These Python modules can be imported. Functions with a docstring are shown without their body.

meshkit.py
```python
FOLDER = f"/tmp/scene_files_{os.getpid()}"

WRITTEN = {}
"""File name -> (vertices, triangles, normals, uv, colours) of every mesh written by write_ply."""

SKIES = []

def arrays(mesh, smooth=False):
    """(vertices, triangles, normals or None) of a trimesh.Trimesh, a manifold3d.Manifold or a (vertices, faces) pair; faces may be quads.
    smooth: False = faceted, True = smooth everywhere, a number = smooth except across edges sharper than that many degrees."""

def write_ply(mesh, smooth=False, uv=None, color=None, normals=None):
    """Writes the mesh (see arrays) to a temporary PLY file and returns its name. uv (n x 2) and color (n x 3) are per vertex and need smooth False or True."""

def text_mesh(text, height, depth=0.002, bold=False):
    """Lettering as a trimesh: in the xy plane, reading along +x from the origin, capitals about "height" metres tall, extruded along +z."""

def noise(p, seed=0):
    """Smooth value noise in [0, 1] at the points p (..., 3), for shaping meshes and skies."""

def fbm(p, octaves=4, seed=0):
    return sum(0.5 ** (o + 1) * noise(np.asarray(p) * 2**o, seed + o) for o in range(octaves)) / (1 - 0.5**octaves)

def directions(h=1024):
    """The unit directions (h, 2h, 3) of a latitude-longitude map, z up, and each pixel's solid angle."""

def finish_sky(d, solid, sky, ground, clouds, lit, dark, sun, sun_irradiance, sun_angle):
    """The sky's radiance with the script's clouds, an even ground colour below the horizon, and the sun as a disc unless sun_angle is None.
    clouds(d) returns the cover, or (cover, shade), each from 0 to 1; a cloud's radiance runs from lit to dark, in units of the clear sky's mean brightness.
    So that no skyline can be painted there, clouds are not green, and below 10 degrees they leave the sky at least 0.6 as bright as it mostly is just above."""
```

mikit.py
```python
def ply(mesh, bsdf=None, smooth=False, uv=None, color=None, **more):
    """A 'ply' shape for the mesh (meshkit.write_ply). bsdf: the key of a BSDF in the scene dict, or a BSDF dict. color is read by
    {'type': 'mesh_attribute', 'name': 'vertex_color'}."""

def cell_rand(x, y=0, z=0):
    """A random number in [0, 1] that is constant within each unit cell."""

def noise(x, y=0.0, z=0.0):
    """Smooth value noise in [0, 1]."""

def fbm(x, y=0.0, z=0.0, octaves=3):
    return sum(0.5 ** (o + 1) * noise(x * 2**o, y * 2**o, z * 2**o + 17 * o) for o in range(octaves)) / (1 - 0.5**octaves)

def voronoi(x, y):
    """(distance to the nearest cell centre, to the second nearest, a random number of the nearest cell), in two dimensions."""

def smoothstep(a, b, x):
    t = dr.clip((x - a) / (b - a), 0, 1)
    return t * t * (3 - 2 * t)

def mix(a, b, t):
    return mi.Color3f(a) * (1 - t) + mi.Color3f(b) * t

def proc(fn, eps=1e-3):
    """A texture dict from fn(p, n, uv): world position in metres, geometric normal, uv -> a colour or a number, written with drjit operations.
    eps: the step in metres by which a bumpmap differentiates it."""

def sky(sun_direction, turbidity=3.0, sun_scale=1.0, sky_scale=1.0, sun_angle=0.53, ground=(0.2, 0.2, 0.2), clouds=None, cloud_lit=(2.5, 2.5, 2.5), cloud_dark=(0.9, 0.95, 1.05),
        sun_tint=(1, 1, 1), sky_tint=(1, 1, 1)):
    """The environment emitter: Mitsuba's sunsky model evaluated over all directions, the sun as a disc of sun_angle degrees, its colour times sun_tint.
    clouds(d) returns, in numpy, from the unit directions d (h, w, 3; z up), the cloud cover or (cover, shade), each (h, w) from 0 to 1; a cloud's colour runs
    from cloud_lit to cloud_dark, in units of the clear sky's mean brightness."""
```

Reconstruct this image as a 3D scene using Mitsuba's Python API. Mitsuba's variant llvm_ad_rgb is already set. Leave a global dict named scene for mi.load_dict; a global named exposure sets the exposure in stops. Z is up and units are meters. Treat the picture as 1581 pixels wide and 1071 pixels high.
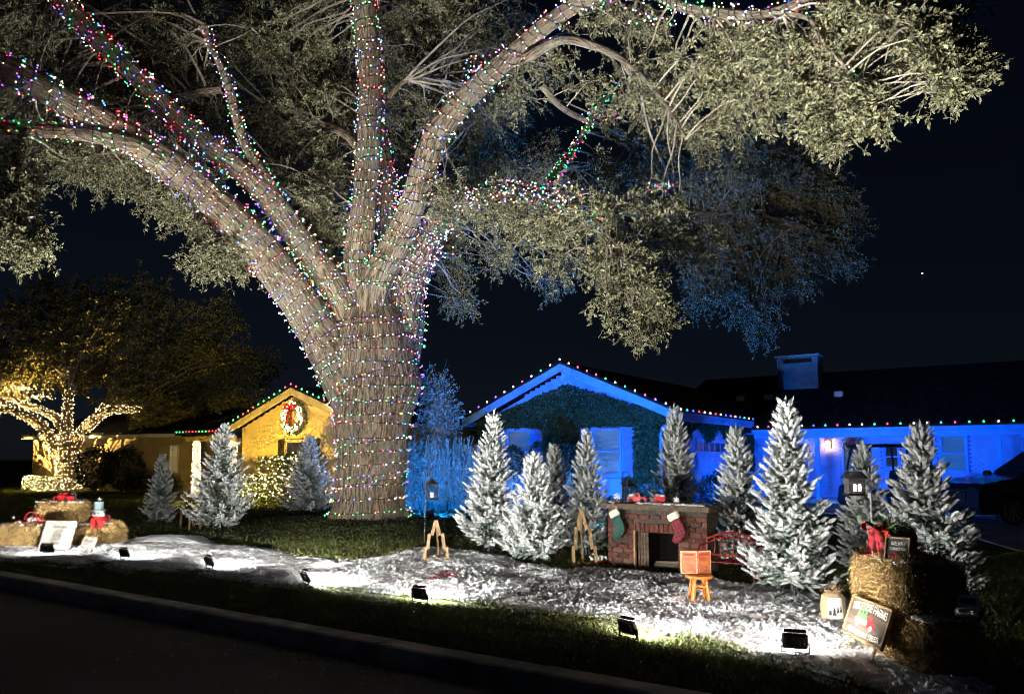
import math, numpy as np, trimesh, shapely, mitsuba as mi, drjit as dr, mikit, meshkit
from shapely.geometry import Polygon, LineString, Point
from mikit import noise, fbm, voronoi, cell_rand, smoothstep, mix
T = mi.ScalarTransform4f
scene, labels = {}, {}
RNG = np.random.default_rng(7)

# ---------------------------------------------------------------- camera, sky, exposure
F, CX, PY, TH = 1194.0, 790.5, 616.0, math.radians(4.5)
CAM = np.array([0.0, 0.0, 1.6])
FW, UP, RT = np.array([0, math.cos(TH), math.sin(TH)]), np.array([0, -math.sin(TH), math.cos(TH)]), np.array([1.0, 0, 0])
scene['camera'] = {'type': 'perspective', 'fov': math.degrees(2 * math.atan(790.5 / F)), 'fov_axis': 'x', 'near_clip': 0.1, 'far_clip': 2000.0,
                   'principal_point_offset_y': -0.0752, 'to_world': T().look_at(origin=CAM.tolist(), target=(CAM + FW).tolist(), up=[0, 0, 1])}
KX = 1 / 16     # all lamps and the sky are this much weaker, the exposure four stops longer: a long night exposure
scene['sky'] = {**mikit.sky([0.4, -0.6, 0.5], turbidity=3, sun_scale=0.0, sky_scale=0.055 * KX, sky_tint=(0.62, 0.62, 0.82), ground=(0.05, 0.05, 0.05)), 'sampling_weight': 0.4}
exposure = 4.0

# ---------------------------------------------------------------- helpers
def ray(px, py): return FW + (px - CX) / F * RT - (py - PY) / F * UP
def at(px, py, Y):
    "the point at depth Y metres seen at a pixel of the photograph (used to measure the place)"
    d = ray(px, py); return CAM + d * (Y / d[1])
def gp(px, py, z=0.0):
    d = ray(px, py); return CAM + d * ((z - CAM[2]) / d[2])
def nrm(v): return v / np.maximum(np.linalg.norm(v, axis=-1, keepdims=True), 1e-9)
def rnd(n, r=None): return nrm((r or RNG).normal(size=(n, 3)))

def numbered(k):
    if k not in USED: USED.add(k); return k
    i = 1
    while f'{k}_{i:03d}' in USED: i += 1
    USED.add(f'{k}_{i:03d}'); return f'{k}_{i:03d}'
USED = set()
def thing(name, label, cat, group=None):
    k = numbered(name); labels[k] = {'label': label, 'category': cat}
    if group: labels[k]['group'] = group
    return k
def mesh_dict(m, bsdf, smooth=False, uv=None, color=None, **kw):
    return mikit.ply(m, bsdf, smooth, uv, color, **kw)
def put(key, m, bsdf, smooth=False, uv=None, color=None, **kw): scene[key] = mesh_dict(m, bsdf, smooth, uv, color, **kw); return key
def part(root, name, m, bsdf, smooth=False, label=None, kind=None, **kw):
    k = numbered(f'{root}__{name}'); put(k, m, bsdf, smooth, **kw)
    if label or kind: labels[k] = {a: b for a, b in (('label', label), ('kind', kind)) if b}
    return k
def struct(name, m, bsdf, smooth=False, label=None, kind='structure', **kw):
    k = numbered(name); put(k, m, bsdf, smooth, **kw); labels[k] = {'kind': kind, 'label': label or name.replace('_', ' '), 'category': name.split('_')[-1]}; return k
def glow(rgb, power=1.0, w=0.02): return {'type': 'area', 'radiance': {'type': 'rgb', 'value': [float(c * power * KX) for c in rgb]}, 'sampling_weight': float(w)}

def cat(ms):
    vs, fs, n = [], [], 0
    for m in ms:
        v, f = (np.asarray(m.vertices), np.asarray(m.faces)) if hasattr(m, 'vertices') else (np.asarray(m[0], float), np.asarray(m[1], int))
        vs.append(v); fs.append(f + n); n += len(v)
    return np.vstack(vs), np.vstack(fs)
BOXF = np.array([[0, 2, 1], [0, 3, 2], [4, 5, 6], [4, 6, 7], [0, 1, 5], [0, 5, 4], [1, 2, 6], [1, 6, 5], [2, 3, 7], [2, 7, 6], [3, 0, 4], [3, 4, 7]])
def box(x0, x1, y0, y1, z0, z1):
    return np.array([[x0, y0, z0], [x1, y0, z0], [x1, y1, z0], [x0, y1, z0], [x0, y0, z1], [x1, y0, z1], [x1, y1, z1], [x0, y1, z1]], float), BOXF
def rbox(x0, x1, y0, y1, z0, z1, r=0.01):
    "box with chamfered edges"
    c, h = np.array([x0 + x1, y0 + y1, z0 + z1]) / 2, np.array([x1 - x0, y1 - y0, z1 - z0]) / 2
    r = min(r, h.min() * 0.9); p = []
    for s in np.ndindex(2, 2, 2):
        s = np.array(s) * 2 - 1
        for k in range(3):
            q = h - r; q[k] = h[k]; p.append(s * q)
    m = trimesh.convex.convex_hull(np.array(p)); return np.array(m.vertices) + c, np.array(m.faces)
def rotz(a): c, s = math.cos(a), math.sin(a); return np.array([[c, -s, 0], [s, c, 0], [0, 0, 1.0]])
def rotx(a): c, s = math.cos(a), math.sin(a); return np.array([[1.0, 0, 0], [0, c, -s], [0, s, c]])
def roty(a): c, s = math.cos(a), math.sin(a); return np.array([[c, 0, s], [0, 1.0, 0], [-s, 0, c]])
def pose(m, loc=(0, 0, 0), R=None, s=1.0):
    v, f = (np.asarray(m.vertices), np.asarray(m.faces)) if hasattr(m, 'vertices') else m
    v = np.asarray(v, float) * s
    if R is not None: v = v @ np.asarray(R).T
    return v + np.asarray(loc, float), np.asarray(f)
def bar(p, q, w, h=None, roll=0.0):
    "square bar from p to q"
    p, q = np.asarray(p, float), np.asarray(q, float); t = nrm(q - p); h = h or w
    a = np.cross(t, [0, 0, 1.0] if abs(t[2]) < 0.9 else [0, 1.0, 0]); a = nrm(a); b = np.cross(a, t)
    a, b = a * math.cos(roll) + b * math.sin(roll), -a * math.sin(roll) + b * math.cos(roll)
    c = [-a * w / 2 - b * h / 2, a * w / 2 - b * h / 2, a * w / 2 + b * h / 2, -a * w / 2 + b * h / 2]
    return np.array([p + x for x in c] + [q + x for x in c]), BOXF[:, ::-1]
def tubes(P, R, sides=4):
    "N thin tubes of K points each: P (N,K,3), R (N,K)"
    P = np.asarray(P, float); N, K, _ = P.shape; R = np.broadcast_to(R, (N, K))
    t = nrm(np.gradient(P, axis=1)); ref = np.where(np.abs(nrm(P[:, -1] - P[:, 0])[:, 2:]) < 0.85, [0, 0, 1.0], [1.0, 0, 0])[:, None]
    a = nrm(np.cross(t, ref)); b = np.cross(t, a); ang = np.arange(sides) * 2 * np.pi / sides
    v = P[:, :, None] + R[:, :, None, None] * (np.cos(ang)[None, None, :, None] * a[:, :, None] + np.sin(ang)[None, None, :, None] * b[:, :, None])
    i, j = np.meshgrid(np.arange(K - 1), np.arange(sides), indexing='ij'); j2 = (j + 1) % sides
    q = np.stack([i * sides + j, i * sides + j2, (i + 1) * sides + j2, (i + 1) * sides + j], -1).reshape(-1, 4)
    f = np.vstack([q[:, [0, 1, 2]], q[:, [0, 2, 3]]])
    f = (f[None] + (np.arange(N) * K * sides)[:, None, None]).reshape(-1, 3)
    return v.reshape(-1, 3), f
def tube(p, r, sides=8): return tubes(np.asarray(p, float)[None], np.broadcast_to(np.asarray(r, float), (len(p),))[None], sides)
def spline(P, n):
    "Catmull-Rom through the rows of P (any number of columns), n samples"
    P = np.asarray(P, float); P = np.vstack([2 * P[0] - P[1], P, 2 * P[-1] - P[-2]])
    u = np.linspace(0, len(P) - 3 - 1e-6, n); i = u.astype(int); t = (u - i)[:, None]
    a, b, c, d = P[i], P[i + 1], P[i + 2], P[i + 3]
    return 0.5 * (2 * b + (c - a) * t + (2 * a - 5 * b + 4 * c - d) * t**2 + (3 * b - a - 3 * c + d) * t**3)
def limb(P, R, n=60, sides=24, rough=0.06, seed=0, ell=None):
    "a tapering branch with uneven, ridged bark; returns v, f, uv, centre line, radii, and its frames"
    S = spline(np.hstack([P, np.asarray(R, float)[:, None]]), n); p, r = S[:, :3], np.maximum(S[:, 3], 0.004)
    t = nrm(np.gradient(p, axis=0)); a = np.zeros_like(p); x = nrm(np.cross(t[0], [0, 1.0, 0.01]))
    for k in range(n): x = nrm(x - t[k] * (x @ t[k])); a[k] = x
    b = np.cross(t, a); L = np.concatenate([[0], np.cumsum(np.linalg.norm(np.diff(p, axis=0), axis=1))])
    ang = np.linspace(0, 2 * np.pi, sides + 1); rad = nrm(np.cos(ang)[None, :, None] * a[:, None] + np.sin(ang)[None, :, None] * b[:, None])
    q = np.stack([np.broadcast_to(np.cos(ang) * 2.2, (n, sides + 1)), np.broadcast_to(np.sin(ang) * 2.2, (n, sides + 1)), np.broadcast_to(L[:, None] * 1.1, (n, sides + 1))], -1)
    lump = meshkit.fbm(q + seed * 9.1, 3, seed) - 0.5
    ridge = np.abs(meshkit.noise(q * [3.0, 3.0, 0.7] + seed, seed + 5) - 0.5) * 2
    rr = r[:, None] * (1 + rough * 3 * lump) + np.minimum(rough * r, 0.03)[:, None] * (ridge - 0.5)
    v = p[:, None] + rad * rr[..., None]
    i, j = np.meshgrid(np.arange(n - 1), np.arange(sides), indexing='ij'); s = sides + 1
    qd = np.stack([i * s + j, i * s + j + 1, (i + 1) * s + j + 1, (i + 1) * s + j], -1).reshape(-1, 4)
    f = np.vstack([qd[:, [0, 1, 2]], qd[:, [0, 2, 3]]])
    uv = np.stack([ang[None] * r.mean() + 0 * L[:, None], np.broadcast_to(L[:, None], (n, s))], -1)
    return dict(v=v.reshape(-1, 3), f=f, uv=uv.reshape(-1, 2), p=p, r=r, a=a, b=b, L=L, t=t)
def leafmesh(p, d, s, l, w, fold=0.25):
    "folded two-triangle leaves"
    n = np.cross(d, s); l, w = np.asarray(l)[:, None], np.asarray(w)[:, None]
    V = np.stack([p, p + d * l * 0.55 + s * w / 2 + n * w * fold, p + d * l, p + d * l * 0.55 - s * w / 2 + n * w * fold], 1)
    k = np.arange(len(p))[:, None] * 4
    return V.reshape(-1, 3), np.vstack([k + [0, 1, 2], k + [0, 2, 3]])
def perp(d, r=None): return nrm(np.cross(d, rnd(len(d), r)))
def scatter(m, pos, R=None, s=1.0):
    "copies of a small mesh (v, f) at pos (N,3), rotation (N,3,3), scale (N,) or (N,3)"
    v, f = m; v = np.asarray(v); N = len(pos); s = np.asarray(s, float); s = s.reshape(-1, 1, 1) if s.ndim < 2 else s[:, None]
    V = v[None] * s
    if R is not None: V = np.einsum('nij,nkj->nki', R, V)
    V = V + np.asarray(pos)[:, None]
    return V.reshape(-1, 3), (np.asarray(f)[None] + (np.arange(N) * len(v))[:, None, None]).reshape(-1, 3)
def rots(n, r=None):
    a = rnd(n, r); b = perp(a, r); return np.stack([a, b, np.cross(a, b)], -1)
OCT = (np.array([[1, 0, 0], [-1, 0, 0], [0, 1, 0], [0, -1, 0], [0, 0, 1], [0, 0, -1.0]]), np.array([[0, 2, 4], [2, 1, 4], [1, 3, 4], [3, 0, 4], [2, 0, 5], [1, 2, 5], [3, 1, 5], [0, 3, 5]]))
TET = (np.array([[1, 1, 1], [-1, -1, 1], [-1, 1, -1], [1, -1, -1.0]]) * .8, np.array([[0, 2, 1], [0, 1, 3], [0, 3, 2], [1, 2, 3]]))
_ic = trimesh.creation.icosphere(subdivisions=0); ICO = (np.array(_ic.vertices), np.array(_ic.faces))
_ic = trimesh.creation.icosphere(subdivisions=2); BALL = (np.array(_ic.vertices), np.array(_ic.faces))
_ic = trimesh.creation.icosphere(subdivisions=3); BALL3 = (np.array(_ic.vertices), np.array(_ic.faces))
def lathe(prof, n=24):
    m = trimesh.creation.revolve(np.asarray(prof, float), sections=n); return np.array(m.vertices), np.array(m.faces)
def extr(poly, h):
    if not isinstance(poly, shapely.geometry.base.BaseGeometry): poly = Polygon(poly)
    ms = [trimesh.creation.extrude_polygon(g, h, engine='earcut') for g in getattr(poly, 'geoms', [poly])]
    return cat(ms)
XZ = np.array([[1.0, 0, 0], [0, 0, -1.0], [0, 1.0, 0]])     # a flat shape in xy stood up in xz, its +z turned to -y
def text(s, h, depth=0.003, bold=False):
    m = meshkit.text_mesh(s, h, depth, bold); v = np.array(m.vertices); v[:, 0] -= v[:, 0].mean(); v[:, 0] -= (v[:, 0].min() + v[:, 0].max()) / 2
    return v, np.array(m.faces)
# ---------------------------------------------------------------- materials
def rgb(*c): return {'type': 'rgb', 'value': list(map(float, c))}
def two(d): return {'type': 'twosided', 'bsdf': d}
def mat(name, col, rough=0.7, metal=0.0, spec=0.3, bump=None, bscale=1.0, **kw):
    d = {'type': 'principled', 'base_color': mikit.proc(col) if callable(col) else (col if isinstance(col, dict) else rgb(*col)), 'roughness': rough, 'specular': spec, **kw}
    if metal: d['metallic'] = metal
    if bump is not None: d = {'type': 'bumpmap', 'arbitrary': mikit.proc(bump), 'scale': bscale, 'bsdf': d}
    scene[name] = two(d); return name
def C(*c): return mi.Color3f(*c)
VC = {'type': 'mesh_attribute', 'name': 'vertex_color'}
def vmix(a, b, s, oct=3, st=(1, 1, 1), lo=0.3, hi=0.7):
    return lambda p, n, uv: mix(a, b, smoothstep(lo, hi, fbm(p.x * s * st[0], p.y * s * st[1], p.z * s * st[2], oct)))

def bark_h(p, n, uv):
    f = fbm(uv.x * 40 + 5 * noise(uv.x * 5, uv.y * 1.6), uv.y * 2.6 + 1.5 * noise(uv.x * 9, uv.y * 0.8), 0.0, 4)
    return dr.abs(f - 0.5) * 2
def bark_c(p, n, uv):
    c = mix(C(0.06, 0.045, 0.032), C(0.27, 0.215, 0.155), smoothstep(0.02, 0.30, bark_h(p, n, uv)))
    return mix(c * (0.7 + 0.6 * fbm(p.x * 0.9, p.y * 0.9, p.z * 0.5, 3)), C(0.20, 0.20, 0.165), smoothstep(0.5, 0.75, fbm(p.x * 1.3, p.y * 1.3, p.z * 1.3, 3)) * 0.5)
mat('m_bark', bark_c, 0.9, spec=0.15, bump=bark_h, bscale=0.03)
scene['m_leaf'] = two({'type': 'principled', 'base_color': VC, 'roughness': 0.55, 'specular': 0.3})
scene['m_vc'] = two({'type': 'diffuse', 'reflectance': VC})
mat('m_twig', vmix(C(0.22, 0.19, 0.15), C(0.36, 0.32, 0.25), 4.0), 0.9, spec=0.1)
mat('m_wire', (0.006, 0.012, 0.008), 0.5)
mat('m_grass_sheet', lambda p, n, uv: mix(mix(C(0.045, 0.058, 0.018), C(0.09, 0.11, 0.03), smoothstep(0.3, 0.7, fbm(p.x * 2.2, p.y * 2.2, 0.0, 4))), C(0.085, 0.07, 0.04), smoothstep(0.55, 0.75, fbm(p.x * 0.9 + 7, p.y * 0.9, 0.0, 3)) * 0.6),
    0.95, spec=0.1, bump=lambda p, n, uv: fbm(p.x * 22, p.y * 22, 0.0, 3), bscale=0.03)
mat('m_soil', vmix(C(0.022, 0.017, 0.012), C(0.06, 0.047, 0.032), 14.0, 4), 0.95, spec=0.1, bump=lambda p, n, uv: fbm(p.x * 20, p.y * 20, 0.0, 3), bscale=0.03)
mat('m_asphalt', lambda p, n, uv: mix(C(0.12, 0.112, 0.11), C(0.20, 0.19, 0.183), smoothstep(0.25, 0.75, fbm(p.x * 0.7, p.y * 0.7, 0.0, 3)) * 0.6 + 0.5 * smoothstep(0.5, 0.8, noise(p.x * 120, p.y * 120))),
    0.8, spec=0.3, bump=lambda p, n, uv: noise(p.x * 140, p.y * 140) + fbm(p.x * 3, p.y * 3, 0.0, 2), bscale=0.004)
mat('m_concrete', lambda p, n, uv: mix(C(0.42, 0.39, 0.36), C(0.66, 0.63, 0.59), smoothstep(0.25, 0.8, fbm(p.x * 6, p.y * 6, p.z * 6, 4))) * (1 - 0.5 * smoothstep(0.45, 0.8, fbm(p.x * 1.2, p.y * 1.2, 3.0, 3))),
    0.85, spec=0.2, bump=lambda p, n, uv: fbm(p.x * 40, p.y * 40, p.z * 40, 2), bscale=0.006)
mat('m_drive', vmix(C(0.15, 0.145, 0.14), C(0.25, 0.24, 0.23), 2.0, 4), 0.85, spec=0.2)
mat('m_snowsheet', lambda p, n, uv: mix(C(0.31, 0.29, 0.295), C(0.56, 0.54, 0.545), smoothstep(0.40, 0.62, fbm(p.x * 9, p.y * 9, 0.0, 4))), 0.95, spec=0.05,
    bump=lambda p, n, uv: fbm(p.x * 45, p.y * 45, 0.0, 3), bscale=0.018)
mat('m_snow', vmix(C(0.74, 0.76, 0.78), C(0.86, 0.87, 0.88), 9.0), 0.9, spec=0.1)
scene['m_flock'] = two({'type': 'diffuse', 'reflectance': VC})
scene['m_straw'] = two({'type': 'principled', 'base_color': VC, 'roughness': 0.7, 'specular': 0.2})
mat('m_straw_core', vmix(C(0.16, 0.11, 0.045), C(0.40, 0.29, 0.13), 30.0, 3), 0.95, spec=0.05, bump=lambda p, n, uv: fbm(p.x * 60, p.y * 60, p.z * 60, 2), bscale=0.02)
mat('m_black', (0.012, 0.012, 0.013), 0.45)
mat('m_soot', (0.006, 0.0055, 0.005), 0.95, spec=0.05)
mat('m_blackmetal', (0.02, 0.02, 0.021), 0.35, spec=0.5)
mat('m_greymetal', (0.35, 0.35, 0.36), 0.35, metal=0.8)
def wood(a, b, s=30.0, ax=2):
    def fn(p, n, uv):
        q = [p.x, p.y, p.z]; st = [s, s, s]; st[ax] = s * 0.12
        return mix(a, b, smoothstep(0.25, 0.75, fbm(q[0] * st[0], q[1] * st[1], q[2] * st[2], 4)))
    return fn
mat('m_pine', wood(C(0.22, 0.135, 0.06), C(0.34, 0.225, 0.11), 40.0), 0.6)
mat('m_walnut', wood(C(0.07, 0.042, 0.025), C(0.17, 0.11, 0.065), 40.0, 0), 0.6)
mat('m_orange', wood(C(0.55, 0.16, 0.02), C(0.74, 0.25, 0.045), 35.0), 0.4, spec=0.5)
mat('m_mantel', wood(C(0.06, 0.04, 0.026), C(0.12, 0.085, 0.055), 25.0, 0), 0.7)
for k, (a, b) in enumerate([((0.10, 0.036, 0.026), (0.155, 0.056, 0.042)), ((0.07, 0.026, 0.02), (0.11, 0.042, 0.032)), ((0.125, 0.054, 0.042), (0.17, 0.078, 0.062)), ((0.05, 0.03, 0.026), (0.08, 0.045, 0.038))]):
    mat(f'm_brick{k}', vmix(C(*a), C(*b), 40.0, 3), 0.85, spec=0.15, bump=lambda p, n, uv: fbm(p.x * 90, p.y * 90, p.z * 90, 2), bscale=0.006)
mat('m_mortar', vmix(C(0.05, 0.042, 0.035), C(0.09, 0.078, 0.066), 30.0), 0.95, spec=0.05)
mat('m_red', (0.48, 0.018, 0.022), 0.45, spec=0.4)
mat('m_redmetal', vmix(C(0.26, 0.022, 0.02), C(0.36, 0.04, 0.03), 20.0), 0.4, spec=0.5)
mat('m_redfabric', vmix(C(0.42, 0.012, 0.018), C(0.56, 0.03, 0.03), 60.0), 0.9, sheen=0.5)
mat('m_white', (0.78, 0.77, 0.74), 0.5)
mat('m_cream', vmix(C(0.66, 0.62, 0.48), C(0.78, 0.74, 0.60), 50.0), 0.9)
mat('m_paper', vmix(C(0.78, 0.75, 0.66), C(0.84, 0.81, 0.73), 20.0), 0.8)
mat('m_signwhite', vmix(C(0.36, 0.35, 0.33), C(0.42, 0.41, 0.39), 20.0), 0.8)
mat('m_signpaper', vmix(C(0.30, 0.285, 0.25), C(0.36, 0.345, 0.31), 20.0), 0.8)
mat('m_ink', (0.05, 0.045, 0.04), 0.8)
mat('m_signdark', wood(C(0.05, 0.035, 0.025), C(0.11, 0.08, 0.06), 30.0, 1), 0.8)
mat('m_chalk', vmix(C(0.03, 0.03, 0.03), C(0.07, 0.07, 0.07), 25.0), 0.9)
mat('m_burlap', lambda p, n, uv: mix(C(0.32, 0.22, 0.12), C(0.52, 0.38, 0.22), noise(p.x * 220, p.y * 220, p.z * 220)), 0.95, spec=0.05)
def plaid(a, b, c, s):
    def fn(p, n, uv):
        u, v = uv.x * s, uv.y * s
        h, g = smoothstep(0.42, 0.5, dr.abs(u - dr.floor(u) - 0.5) * 1.0), smoothstep(0.42, 0.5, dr.abs(v - dr.floor(v) - 0.5) * 1.0)
        h2, g2 = smoothstep(0.2, 0.24, dr.abs(u - dr.floor(u) - 0.5)), smoothstep(0.2, 0.24, dr.abs(v - dr.floor(v) - 0.5))
        return mix(mix(a, b, 0.5 * h2 + 0.5 * g2), c, 0.5 * dr.maximum(h, g))
    return fn
mat('m_plaidgreen', plaid(C(0.025, 0.10, 0.075), C(0.012, 0.045, 0.045), C(0.16, 0.22, 0.18), 9.0), 0.95, sheen=0.4)
mat('m_plaidred', plaid(C(0.42, 0.02, 0.03), C(0.10, 0.008, 0.012), C(0.02, 0.006, 0.008), 16.0), 0.95, sheen=0.4)
mat('m_plaidmaroon', plaid(C(0.22, 0.025, 0.035), C(0.09, 0.012, 0.02), C(0.25, 0.2, 0.16), 9.0), 0.95, sheen=0.4)
mat('m_bookprint', lambda p, n, uv: mix(C(0.42, 0.085, 0.03), C(0.55, 0.17, 0.06), smoothstep(0.3, 0.7, fbm(p.x * 22, p.y * 22, p.z * 22, 3))), 0.5)
mat('m_bookband', (0.62, 0.42, 0.24), 0.5)
# houses
mat('m_whitebrick', vmix(C(0.62, 0.61, 0.58), C(0.76, 0.75, 0.72), 5.0, 3), 0.7, spec=0.25)
mat('m_bluetrim', vmix(C(0.13, 0.36, 0.76), C(0.16, 0.40, 0.80), 3.0), 0.55)  # blue of the flood light put into the wall and trim colour
mat('m_bluelit_brick', vmix(C(0.26, 0.38, 0.70), C(0.32, 0.44, 0.78), 5.0, 3), 0.7, spec=0.25)  # white brick, with the blue flood light mixed into its colour
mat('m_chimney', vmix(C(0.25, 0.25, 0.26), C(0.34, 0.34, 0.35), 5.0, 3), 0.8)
mat('m_whitemortar', (0.09, 0.18, 0.52), 0.9)  # mortar coloured blue to stand in for the flood light
mat('m_whitetrim', vmix(C(0.70, 0.70, 0.68), C(0.78, 0.78, 0.76), 3.0), 0.55)
mat('m_siding', vmix(C(0.60, 0.46, 0.19), C(0.68, 0.53, 0.23), 2.5, 3), 0.65)
mat('m_tan', vmix(C(0.40, 0.31, 0.19), C(0.48, 0.38, 0.24), 1.5, 3), 0.8)
mat('m_shingle', vmix(C(0.012, 0.012, 0.014), C(0.030, 0.028, 0.028), 6.0, 4), 0.95, spec=0.1)
mat('m_shutter', (0.03, 0.028, 0.022), 0.6)
mat('m_bluelit_shutter', (0.12, 0.24, 0.66), 0.6)  # shutter colour carries the blue flood light too
mat('m_blind', (0.55, 0.53, 0.48), 0.6)
mat('m_darkglass', (0.02, 0.025, 0.03), 0.08, spec=0.7)
mat('m_doorwood', wood(C(0.20, 0.11, 0.06), C(0.30, 0.18, 0.10), 9.0), 0.5)
mat('m_carpaint', (0.008, 0.008, 0.010), 0.18, spec=0.7, clearcoat=1.0)
mat('m_tyre', (0.012, 0.012, 0.012), 0.8)
mat('m_cushion', (0.6, 0.6, 0.58), 0.9)
scene['m_glass'] = {'type': 'thindielectric'}
mat('m_candle', (0.82, 0.78, 0.68), 0.5)
mat('m_greywood', wood(C(0.025, 0.025, 0.024), C(0.07, 0.068, 0.066), 60.0, 0), 0.8)
mat('m_mint', (0.25, 0.34, 0.36), 0.7)
mat('m_greenprint', (0.10, 0.28, 0.09), 0.6)
mat('m_bulbcap', (0.02, 0.05, 0.03), 0.5)
# ---------------------------------------------------------------- the ground: road, kerb, lawn, snow blanket
SA = math.radians(34); SU, SN = np.array([math.cos(SA), -math.sin(SA), 0]), np.array([math.sin(SA), math.cos(SA), 0])   # along the street, away from it
def st(u, n, z=0.0): return u * SU + n * SN + np.array([0, 0, z])
def un(p): return np.stack([p @ SU, p @ SN], -1)
def sheet(us, ns, zf):
    u, n = np.meshgrid(us, ns, indexing='ij'); z = zf(u, n)
    v = u[..., None] * SU + n[..., None] * SN + z[..., None] * np.array([0, 0, 1.0])
    i, j = np.meshgrid(np.arange(len(us) - 1), np.arange(len(ns) - 1), indexing='ij'); m = len(ns)
    q = np.stack([i * m + j, (i + 1) * m + j, (i + 1) * m + j + 1, i * m + j + 1], -1).reshape(-1, 4)
    return v.reshape(-1, 3), np.vstack([q[:, [0, 1, 2]], q[:, [0, 2, 3]]])
KN = 5.06
def wob(u, n, a=0.02): return a * (meshkit.fbm(np.stack([u * 0.5, n * 0.5, u * 0], -1), 3, 3) - 0.5)
struct('ground', sheet(np.array([-600, 600.0]), np.array([-600, 800.0]), lambda u, n: u * 0 - 0.45), 'm_grass_sheet', label='flat dark ground reaching out to the horizon')
struct('road', sheet(np.linspace(-120, 120, 241), np.concatenate([[-60, -20, -8], np.linspace(-4, KN - 0.05, 30)]), lambda u, n: -0.16 + wob(u, n, 0.03)), 'm_asphalt', label='dark asphalt street in the foreground')
lus = np.concatenate([np.linspace(-150, -20, 40)[:-1], np.linspace(-20, 14, 120), np.linspace(14, 150, 40)[1:]])
lns = np.concatenate([np.linspace(KN + 0.2, 14, 60), np.linspace(14, 160, 40)[1:]])
OAK = at(570, 800, 19.6); OAK[2] = 0.0
def mound(x, y): return 0.16 * np.exp(-((x - OAK[0]) ** 2 + (y - OAK[1]) ** 2) / 9.0)
def lawn_z(u, n):
    w = u[..., None] * SU + n[..., None] * SN
    return wob(u, n, 0.05) - 0.01 + mound(w[..., 0], w[..., 1])
struct('lawn', sheet(lus, lns, lawn_z), 'm_grass_sheet', label='dark green front lawn behind the kerb')
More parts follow.
